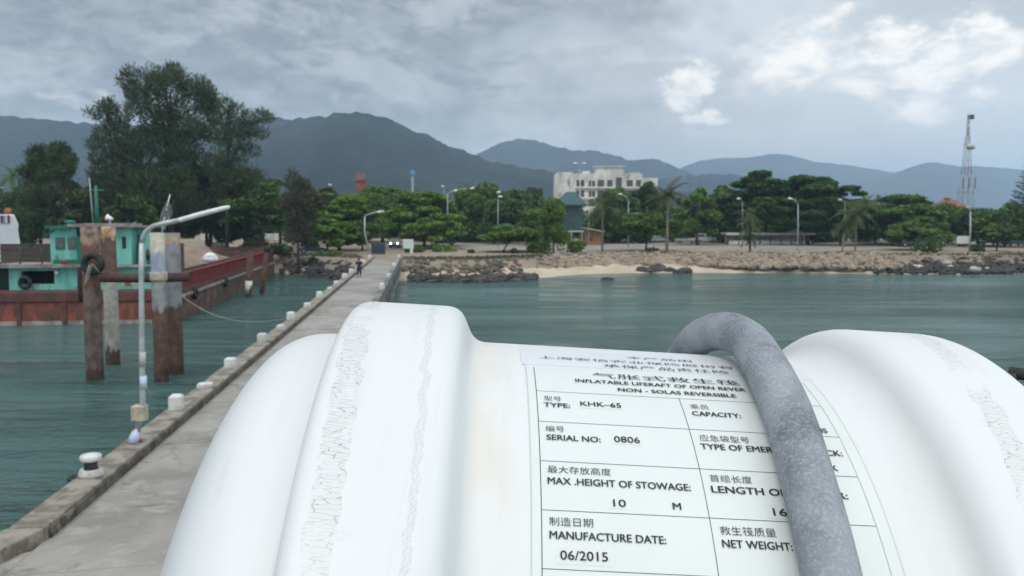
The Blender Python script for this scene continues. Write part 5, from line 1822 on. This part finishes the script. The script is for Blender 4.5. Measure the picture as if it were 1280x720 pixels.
b = MB(); b.box((hr_(770, 230).x, -.5, 0), (hr_(777, 230).x, -.003, hr_(0, 222).z)); b.build('stair_shaft', M['hotel_dark'], ht)

# teal pavilion, orange hut
YP = 186
pv2 = thing('pavilion', 'two storey teal pavilion with pyramid roof left of the palms', 'pavilion', (xat(712, YP, 4), YP, 2.4))
pr = lambda px, py: (at(px, py, YP) - pv2.location)
x0, x1 = pr(694, 255).x, pr(732, 255).x
ze, za = pr(0, 255.5).z, pr(0, 239.5).z
xm = pr(714, 250).x
b = MB(); b.add([(x0, -2, ze), (x1, -2, ze), (x1, 5, ze), (x0, 5, ze), (xm - 1.0, 1.5, za), (xm + 1.0, 1.5, za), (x0, -2, ze - .25), (x1, -2, ze - .25), (x1, 5, ze - .25), (x0, 5, ze - .25)],
               [(0, 1, 5, 4), (1, 2, 5), (2, 3, 4, 5), (3, 0, 4), (6, 9, 8, 7), (0, 6, 7, 1), (1, 7, 8, 2), (2, 8, 9, 3), (3, 9, 6, 0)])
b.build('roof', M['teal_roof'], pv2)
b = MB(); b.box((x0 + 1, -1, 2.8), (x1 - .7, 4, ze - .253)); b.build('upper_wall', M['teal_wall'], pv2)
b = MB(); b.box((x0 + .8, -1.3, 2.5), (x1 - .4, 4.3, 2.795)); b.build('floor_slab', M['pale_wall'], pv2)
for sx_ in (x0 + 1.1, xm, x1 - .8):
    b = MB(); b.box((sx_ - .12, -1.1, 0), (sx_ + .12, -.86, 2.495)); b.build('post', M['pale_wall'], pv2)
YO = 178
hu = thing('hut', 'small orange walled hut with pale sloping roof beside the pavilion', 'hut', (xat(744, YO, 3), YO, 2.4))
orl = lambda px, py: (at(px, py, YO) - hu.location)
b = MB(); b.box((orl(732, 297).x, 0, 0), (orl(751, 297).x, 4, orl(0, 290).z)); hw = b.build('wall', M['orange_wall'], hu)
b = MB(); b.box((orl(737, 297).x, -.06, .8), (orl(741, 297).x, -.004, 1.5)); b.build('window', M['hotel_dark'], hw)
a_, c_ = orl(728, 285), orl(755, 290)
b = MB(); b.prism([(a_.x, a_.z), (c_.x, c_.z), (c_.x, c_.z + .16), (a_.x, a_.z + .16)], -1.2, 4.4, Matrix(((1, 0, 0, 0), (0, 0, 1, 0), (0, 1, 0, 0), (0, 0, 0, 1)))); b.build('roof', M['pale_roof'], hu)

# long low shelter
YL = 181
sh_ = thing('shelter', 'long low shelter with pale flat roof under the dark spreading trees', 'shelter', (xat(962, YL, 3), YL, 2.45))
slr = lambda px, py: (at(px, py, YL) - sh_.location)
xa_, xb_ = slr(906, 292).x, slr(1016, 292).x
b = MB(); b.box((xa_, -1.5, slr(0, 293.6).z), (xb_, 3.5, slr(0, 291).z)); b.build('roof', M['pale_roof'], sh_)
b = MB(); b.box((xa_ + .6, 2.5, 0), (xb_ - .6, 2.7, slr(0, 293.7).z)); b.build('back_wall', M['pale_wall'], sh_)
b = MB(); b.box((xa_ + .6, -1.0, 0), (xb_ - .6, -.85, .75)); b.build('front_wall', M['hotel'], sh_)
for t in np.linspace(.4, (xb_ - xa_) - .5, 9):
    b = MB(); b.box((xa_ + t, -1.2, 0), (xa_ + t + .14, -1.06, slr(0, 293.7).z)); b.build('post', M['dark_metal'], sh_)
cn = thing('canopy_tent', 'small blue canopy behind the long pale shelter', 'canopy', (xat(994, 187, 3), 187, 2.45))
crl = lambda px, py: (at(px, py, 187) - cn.location)
xa_, xb_ = crl(986, 290).x, crl(1003, 290).x; z0, z1 = crl(0, 290.5).z, crl(0, 287.0).z
b = MB(); b.add([(xa_, -1.4, z0), (xb_, -1.4, z0), (xb_, 1.4, z0), (xa_, 1.4, z0), ((xa_ + xb_) / 2, 0, z1)], [(0, 1, 4), (1, 2, 4), (2, 3, 4), (3, 0, 4), (3, 2, 1, 0)]); b.build('cover', M['blue_paint'], cn)
for sx_ in (xa_ + .1, xb_ - .1):
    for sy in (-1.3, 1.3):
        b = MB(); b.tube([(sx_, sy, 0), (sx_, sy, z0)], .04, 6); b.build('pole', M['galv'], cn)

# red roofed temple top on the right, red building and blue water tower on the left
YR = 250
rd = thing('house', 'house with red hipped roof and white eaves showing over the right hand trees', 'house', (xat(1185, YR, 8), YR, 2.6))
rrl = lambda px, py: (at(px, py, YR) - rd.location)
e0, e1, zE, zT = rrl(1164, 258).x, rrl(1203, 258).x, rrl(0, 260).z, rrl(0, 249.5).z
xm = rrl(1186, 250).x
b = MB(); b.add([(e0, -4, zE), (e1, -4, zE), (e1, 4, zE), (e0, 4, zE), (xm - 1.6, 0, zT), (xm + 1.6, 0, zT)], [(0, 1, 5, 4), (1, 2, 5), (2, 3, 4, 5), (3, 0, 4), (3, 2, 1, 0)]); b.build('roof', M['red_roof'], rd)
b = MB(); b.box((xm - 1.2, -.5, zT - .3), (xm + .3, .5, zT + .5)); b.build('ridge_ornament', M['red_roof'], rd)
b = MB(); b.box((e0 - .3, -4.3, zE - .4), (e1 + .3, 4.3, zE - .004)); b.build('eaves', M['pale_wall'], rd)
b = MB(); b.box((e0 + 1, -3, 0), (e1 - 1, 3, zE - .404)); b.build('wall', M['pale_wall'], rd)
rd = thing('tower_building', 'small red topped tower building above the bright trees left of the pier', 'building', (xat(450, YR, 8), YR, 2.6))
rrl = lambda px, py: (at(px, py, YR) - rd.location)
b = MB(); b.box((rrl(445, 225).x, -1.5, 0), (rrl(457, 225).x, 1.5, rrl(0, 226).z)); b.build('wall', M['red_roof'], rd)
b = MB(); b.box((rrl(443.5, 225).x, -1.9, rrl(0, 225.9).z), (rrl(458.5, 225).x, 1.9, rrl(0, 224).z)); b.build('eaves', M['orange_rust'], rd)
b = MB(); xa_, xb_ = rrl(445.5, 220).x, rrl(455, 220).x; z0 = rrl(0, 223.9).z; z1 = rrl(0, 216).z
b.box((xa_, -1.1, z0), (xb_, 1.1, z1)); b.build('roof_box', M['tower_red'], rd)
YW = 390
wt = thing('water_tower', 'slim pale blue water tower far behind the trees by the pier end', 'water tower', (xat(516, YW, 10), YW, 3))
wrl = lambda px, py: (at(px, py, YW) - wt.location)
zt_, zk, zb_ = wrl(0, 213.5).z, wrl(0, 221).z, 0
b = MB(); b.lathe([(.55, 0), (.5, zk - .5), (.5, zk)], 16); b.build('shaft', M['galv'], wt)
b = MB(); b.lathe([(.5, zk + .003), (1.05, zk + .7), (1.1, zt_ - .5), (.8, zt_), (.02, zt_ + .2)], 18); b.build('tank', M['blue_paint'], wt)

# lattice mast
YM = 300
ms_ = thing('lattice_mast', 'tall red and white lattice radio mast behind the right hand trees', 'mast', (xat(1207.5, YM, 20), YM, 2.6))
mrl = lambda py: at(1210, py, YM).z - 2.6
secs = [(330, 262, 2.1, 2.0), (262, 240, 2.0, 1.75), (240, 218, 1.75, 1.2), (218, 200, 1.2, .95), (200, 185, .95, .75), (185, 170, .75, .5), (170, 144, .35, .28)]
for i, (ya, yb, wa_, wb_) in enumerate(secs):
    za_, zb2 = max(0, mrl(ya)), mrl(yb)
    b = MB()
    nb = max(1, int((zb2 - za_) / 3.2))
    for sx_, sy in ((-1, -1), (1, -1), (1, 1), (-1, 1)):
        b.tube([(sx_ * wa_, sy * wa_, za_), (sx_ * wb_, sy * wb_, zb2)], .07, 5)
    for k in range(nb):
        t0, t1 = k / nb, (k + 1) / nb
        w0, w1 = wa_ + (wb_ - wa_) * t0, wa_ + (wb_ - wa_) * t1
        q0, q1 = za_ + (zb2 - za_) * t0, za_ + (zb2 - za_) * t1
        for (ax_, ay, bx_, by) in ((-1, -1, 1, -1), (1, -1, 1, 1), (1, 1, -1, 1), (-1, 1, -1, -1)):
            b.tube([(ax_ * w0, ay * w0, q0), (bx_ * w1, by * w1, q1)], .04, 4, False)
            b.tube([(bx_ * w0, by * w0, q0), (ax_ * w1, ay * w1, q1)], .04, 4, False)
            b.tube([(ax_ * w1, ay * w1, q1), (bx_ * w1, by * w1, q1)], .05, 4, False)
    b.build('mast_section', M['tower_red' if i % 2 else 'tower_white'], ms_)
b = MB(); b.lathe([(.75, -.12), (.9, .0), (.2, .25), (.02, .27)], 16, Matrix.Translation((1.2, -1.1, mrl(184))) @ Matrix.Rotation(R_(90), 4, 'X')); b.build('dish', M['pale_wall'], ms_)
b = MB(); b.lathe([(.9, -.15), (1.1, .0), (.2, .3), (.02, .32)], 16, Matrix.Translation((.0, -1.3, mrl(183.5))) @ Matrix.Rotation(R_(90), 4, 'X')); b.build('dish', M['galv'], ms_)
b = MB(); b.box((-.2, -.3, mrl(149)), (1.7, .3, mrl(143.5))); b.build('antenna_panel', M['dark_metal'], ms_)
for sx_ in (-2.0, 0, 2.0):
    b = MB(); b.box((sx_ - .2, -2.2, mrl(236)), (sx_ + .2, -2.0, mrl(222))); b.build('antenna_panel', M['tower_red'], ms_)

# white sign board and dark blue barrier at the pier's end
YS2 = 139
sg = thing('sign_board', 'blank pale sign board on posts at the right of the pier end', 'sign', (xat(510, YS2, 2.5), YS2, 2.2))
srl = lambda px, py: (at(px, py, YS2) - sg.location)
b = MB(); b.box((srl(503.5, 300).x, -.05, srl(0, 310.5).z), (srl(517, 300).x, .0, srl(0, 299).z)); b.build('panel', M['sign_face'], sg)
b = MB(); b.box((srl(512.5, 300).x, -.047, -.3), (srl(516, 300).x, .05, srl(0, 310.6).z)); b.build('post', M['sign_face'], sg)
b = MB(); b.box((srl(504, 300).x, .004, -.3), (srl(505, 300).x, .08, srl(0, 300).z)); b.build('post', M['galv'], sg)
YB2 = 136
br = thing('barrier', 'dark blue sheet barrier closing the left side of the pier end', 'barrier', (xat(472, YB2, 2.5), YB2, 2.2))
brl = lambda px, py: (at(px, py, YB2) - br.location)
b = MB(); b.box((brl(464.5, 300).x, 0, .05), (brl(480.5, 300).x, .06, brl(0, 304.5).z)); b.build('panel', M['dark_blue'], br)
for px in (464, 472, 480.6):
    b = MB(); b.box((brl(px, 300).x, .063, -.1), (brl(px, 300).x + .09, .15, brl(0, 302.5).z)); b.build('post', M['dark_metal'], br)

# ------------------------------------------------------------------ street lamps on shore
def shore_lamp(px, ytop, Y, dirs, label, th=.1, zb=2.4, hd=1.0):
    th *= .82; hd *= .8
    t = thing('street_lamp', label, 'street lamp', (xat(px, Y, 6), Y, zb), 0, 'lamp posts on the shore')
    rl = lambda x, y: at(x, y, Y) - t.location
    top = rl(px, ytop + 3)
    b = MB(); b.tube([(0, 0, -.1), (0, 0, top.z * .5), (top.x, 0, top.z)], [th * .95, th * .85, th * .7], 8); b.build('pole', M['galv'], t)
    for dx, yy in dirs:
        h = rl(px + dx, yy)
        b = MB(); b.tube([(top.x, 0, top.z - .15), (top.x + (h.x - top.x) * .35, 0, top.z + (h.z - top.z) * .75), (h.x, 0, h.z)], th * .6, 6); b.build('arm', M['galv'], t)
        s = 1 if dx >= 0 else -1
        b = MB(); b.tube([(h.x - s * .35 * hd, 0, h.z - .04), (h.x - s * .1, 0, h.z + .02), (h.x + s * .4 * hd, 0, h.z + .06), (h.x + s * .6 * hd, 0, h.z + .03)], [.08, .2 * hd, .24 * hd, .1], 8); b.build('lamp_head', M['lamp_white'], t)
    return t


shore_lamp(997.5, 252, 150, [(-9, 248.5)], 'nearest shore lamp post, single head to the left, before the long shelter', .13)
shore_lamp(1213, 262, 149, [(-3, 259)], 'stout pale post on the bank in line with the tall mast', .2, hd=.5)
shore_lamp(559.5, 238, 158, [(9, 238.5), (30, 235.5)], 'lamp post with two heads reaching right above the green trees')
shore_lamp(555, 235, 175, [(-1, 233)], 'slim lamp post with one small head left of the two headed lamp', .09, hd=.8)
shore_lamp(622.5, 246, 160, [(0, 240.5), (2, 246)], 'lamp post with two stacked heads among the dark trees')
shore_lamp(724.5, 207, 200, [(-4.5, 204.5), (4.5, 204.5)], 'very tall lamp post with two heads spread like wings before the hotel', .12, hd=1.2)
shore_lamp(736, 245, 176, [(-3, 243)], 'lamp post right of the teal pavilion roof', .09)
shore_lamp(785.5, 248, 162, [(-10, 243)], 'lamp post with head to the left between the coconut palms', .11)
shore_lamp(791, 251, 190, [(3, 250)], 'thin distant lamp post right behind the one between the palms', .08)
shore_lamp(848, 250, 190, [(-2.5, 248)], 'lamp head showing just right of the tall coconut palm', .08)
shore_lamp(928, 250, 172, [(-4, 248.5)], 'lamp head showing left of the great dark trees', .08)
shore_lamp(1056, 252, 168, [(-5, 250)], 'lamp head in front of the drooping limb of the dark trees', .08)
shore_lamp(414, 233, 200, [(-1, 231)], 'lamp head just above the bright green trees left of the pier', .09)
shore_lamp(5, 238, 150, [(-1, 235)], 'lamp head at the far left among the casuarinas', .09)

# ------------------------------------------------------------------ cars
def paint(name, c):
    m, g, b = new_mat(name)
    tc = g.n('ShaderNodeTexCoord')
    n = g.noise(tc.outputs['Object'], 1.2, 5, .6)
    g.put(b.inputs['Base Color'], g.mix(g.ss(n, .4, .65), c, tuple(x * .85 for x in c)))
    b.inputs['Roughness'].default_value = .35
    b.inputs['Coat Weight'].default_value = .3
    return m


M['car_black'] = paint('car_black', (.018, .02, .024)); M['car_white'] = paint('car_white', (.68, .69, .69)); M['car_silver'] = paint('car_silver', (.36, .38, .40))
M['car_blue'] = paint('car_blue', (.05, .09, .17)); M['car_grey'] = paint('car_grey', (.14, .15, .16))
hl_m, hg, hb_ = new_mat('headlight_lit')
hb_.inputs['Emission Color'].default_value = (1, .93, .82, 1); hb_.inputs['Emission Strength'].default_value = 6.0
PROF = {'sedan': ([(-2.15, .35), (2.15, .35), (2.2, .62), (2.05, .82), (1.15, .92), (-1.55, .95), (-2.15, .88), (-2.2, .6)], [(.95, .92), (.35, 1.42), (-.85, 1.45), (-1.55, .95)]),
        'pickup': ([(-2.6, .45), (2.5, .45), (2.55, .75), (2.45, 1.02), (1.25, 1.10), (-2.55, 1.08), (-2.6, .8)], [(1.1, 1.10), (.55, 1.74), (-.55, 1.76), (-.85, 1.09)]),
        'van': ([(-2.3, .38), (2.3, .38), (2.35, .75), (2.2, 1.05), (-2.3, 1.1)], [(2.0, 1.06), (1.35, 1.92), (-2.2, 1.98), (-2.28, 1.1)])}


def car(kind, col, px, Y, rz, label, lit=False, zb=2.44, name=None):
    t = thing(name or {'sedan': 'parked_car', 'pickup': 'pickup_truck', 'van': 'parked_van'}[kind], label, {'sedan': 'car', 'pickup': 'pickup', 'van': 'van'}[kind], (xat(px, Y, 3), Y, zb), rz)
    body, cab = PROF[kind]
    X = Matrix(((1, 0, 0, 0), (0, 0, 1, 0), (0, 1, 0, 0), (0, 0, 0, 1)))
    b = MB(); b.prism(body, -.85, .85, X); b.build('body', M[col], t, .08)
    b = MB()
    n = len(cab)
    vs = [(x, -.80 if z < 1.2 else -.66, z + .003) for x, z in cab] + [(x, .80 if z < 1.2 else .66, z + .003) for x, z in cab]
    b.add(vs, [tuple(range(n)), tuple(range(2 * n - 1, n - 1, -1))] + [((i + 1) % n, i, n + i, n + (i + 1) % n) for i in range(n)]); b.build('cabin', M[col], t, .04)
    xs = [p[0] for p in cab]; zs = [p[1] for p in cab]
    zl, zh = max(zs[0], zs[3]) + .06, min(zs[1], zs[2]) - .07
    fx = lambda z: xs[0] + (xs[1] - xs[0]) * (z - zs[0]) / (zs[1] - zs[0])
    rx = lambda z: xs[3] + (xs[2] - xs[3]) * (z - zs[3]) / (zs[2] - zs[3])
    yw = lambda z: .80 - .14 * (z - zs[0]) / (max(zs) - zs[0])
    for s in (-1, 1):
        for (ta, tb) in ((.06, .47), (.53, .94)):
            pts = []
            for (tt, z) in ((ta, zl), (tb, zl), (tb, zh), (ta, zh)):
                x = rx(z) + (fx(z) - rx(z)) * tt; pts.append((x, s * (yw(z) + .02), z))
            b = MB(); b.add(pts + [(p[0], p[1] - s * .03, p[2]) for p in pts], [(0, 1, 2, 3), (7, 6, 5, 4), (0, 4, 5, 1), (1, 5, 6, 2), (2, 6, 7, 3), (3, 7, 4, 0)]); b.build('side_window', M['glass'], t)
    for nm_, fxx, o_ in (('windscreen', fx, .03), ('rear_window', rx, -.03)):
        pts = [(fxx(z) + o_, y, z) for (y, z) in ((-.62, zl), (.62, zl), (.56, zh), (-.56, zh))]
        b = MB(); b.add(pts + [(p[0] - o_ * 1.2, p[1], p[2]) for p in pts], [(0, 1, 2, 3), (7, 6, 5, 4), (0, 4, 5, 1), (1, 5, 6, 2), (2, 6, 7, 3), (3, 7, 4, 0)]); b.build(nm_, M['glass'], t)
    wr = .38 if kind == 'pickup' else .33
    for x in (-1.35, 1.4):
        for s in (-1, 1):
            Wm = Matrix.Translation((x, s * .80, wr)) @ Matrix.Rotation(PI / 2, 4, 'X')
            b = MB(); b.lathe([(wr * .6, -.11), (wr, -.09), (wr, .09), (wr * .6, .11)], 16, Wm); w_ = b.build('wheel', M['rubber'], t)
            b = MB(); b.lathe([(wr * .55, -.115), (wr * .55, .115)], 12, Wm); b.build('rim', M['galv'], w_)
    hx = max(p[0] for p in body)
    hzz = sorted(p[1] for p in body)[3]
    for s in (-1, 1):
        b = MB(); b.lathe([(.16, 0), (.15, .06), (.02, .08)], 12, Matrix.Translation((hx - .06, s * .62, .72 if kind != 'pickup' else .88)) @ Matrix.Rotation(PI / 2, 4, 'Y')); b.build('headlight', hl_m if lit else M['lamp_white'], t)
    b = MB(); b.box((hx - .02, -.42, .5), (hx + .02, .42, .66)); b.build('grille', M['dark_metal'], t)
    return t


car('pickup', 'car_grey', 493.5, 162, -PI / 2 + .08, 'pickup with lit headlights facing the pier from the shore road', True, 2.40)
car('pickup', 'car_black', 272, 138, .06, 'black pickup parked under the trees above the barge bow', zb=2.3)
car('sedan', 'car_silver', 857, 190, -.5, 'silver car parked under the olive green tree')
car('van', 'car_white', 882, 196, .0, 'white van parked right of the silver car under the trees')
car('sedan', 'car_white', 928, 195, .3, 'white car seen over the roof of the long shelter', zb=3.4)
car('van', 'car_white', 1128, 176, .2, 'white van under a purple cloth left of the dense bush')
car('sedan', 'car_black', 1137, 166, .1, 'black car parked before the white van on the right')
car('sedan', 'car_silver', 1157, 182, .2, 'silver car half hidden behind the dense bush')
car('sedan', 'car_grey', 1180, 184, .1, 'grey car left of the white box trailer')
car('sedan', 'car_silver', 1236, 178, 3.1, 'silver car right of the post in line with the mast')
car('van', 'car_white', 1250, 176, 1.4, 'white van seen end on beside the small flat tree')
car('sedan', 'car_blue', 1268, 172, .1, 'dark blue car at the right edge under a white cover')
car('sedan', 'car_silver', 822, 194, .4, 'pale car beyond the tall coconut palm trunk')
car('sedan', 'car_blue', 556, 176, .2, 'blue car half hidden by leaves right of the pier end')
car('sedan', 'car_blue', 390, 140, .3, 'blue car behind the brown casuarina trunk', zb=2.3)
pc_ = at(1130, 294, 176)
b = MB(); b.add([(-1.6, -1.0, 0), (1.4, -1.0, 0), (1.4, 1.0, 0), (-1.6, 1.0, 0), (-.9, -.5, .55), (.8, -.5, .5), (.8, .5, .5), (-.9, .5, .55)], [(0, 1, 5, 4), (1, 2, 6, 5), (2, 3, 7, 6), (3, 0, 4, 7), (4, 5, 6, 7), (3, 2, 1, 0)])
o = b.build('cloth_bundle', M['purple'], None, .1); o.location = (pc_.x, pc_.y, 2.44 + 2.02); tag(o, 'purple cloth bundle on the roof of the white van', 'cloth')
YB3 = 170
bt = thing('box_trailer', 'plain white box trailer standing in the gap left of the shore post', 'trailer', (xat(1201, YB3, 3), YB3, 2.42))
b = MB(); b.box((-1.25, -.9, .45), (1.25, .9, 1.95)); b.build('box', M['car_white'], bt, .08)
b = MB(); b.box((-1.5, -.5, .32), (1.5, .5, .445)); b.build('chassis', M['dark_metal'], bt)
for s in (-1, 1):
    b = MB(); b.lathe([(.2, -.1), (.32, -.08), (.32, .08), (.2, .1)], 14, Matrix.Translation((.1, s * .78, .32)) @ Matrix.Rotation(PI / 2, 4, 'X')); b.build('wheel', M['rubber'], bt)
wc = MB(); wc.add([(-1.5, -1, 0), (1.5, -1, 0), (1.5, 1, 0), (-1.5, 1, 0), (-1.1, -.7, .35), (1.0, -.7, .28), (1.0, .7, .28), (-1.1, .7, .35)], [(0, 1, 5, 4), (1, 2, 6, 5), (2, 3, 7, 6), (3, 0, 4, 7), (4, 5, 6, 7), (3, 2, 1, 0)])
o = wc.build('car_cover', M['tarp'], None, .08); o.location = (xat(1268, 172, 3) - .3, 172, 2.44 + 1.46); tag(o, 'folded white cover lying on the dark blue car', 'cover')
YT = 150
tb = thing('tarp_stall', 'small blue sheeted stall in the shade left of the pier', 'stall', (xat(389, YT, 3), YT, 2.3))
trl = lambda px, py: (at(px, py, YT) - tb.location)
b = MB(); b.box((trl(383, 300).x, 0, .3), (trl(395, 300).x, .08, trl(0, 303).z)); b.build('sheet', M['blue_paint'], tb)
for px in (383, 394.3):
    b = MB(); b.box((trl(px, 300).x, .083, 0), (trl(px, 300).x + .1, .18, trl(0, 302).z)); b.build('post', M['dark_metal'], tb)
wl = thing('boundary_wall', 'low pale wall behind the trunks left of the brown casuarina', 'wall', (xat(325, 215, 4), 215, 2.5))
b = MB(); b.box((-16, 0, 0), (16, .3, 1.5)); b.build('panel', M['pale_wall'], wl)
for k in range(9):
    b = MB(); b.box((-15.8 + k * 3.9, -.1, 0), (-15.4 + k * 3.9, -.003, 1.7)); b.build('pier_post', M['hotel'], wl)
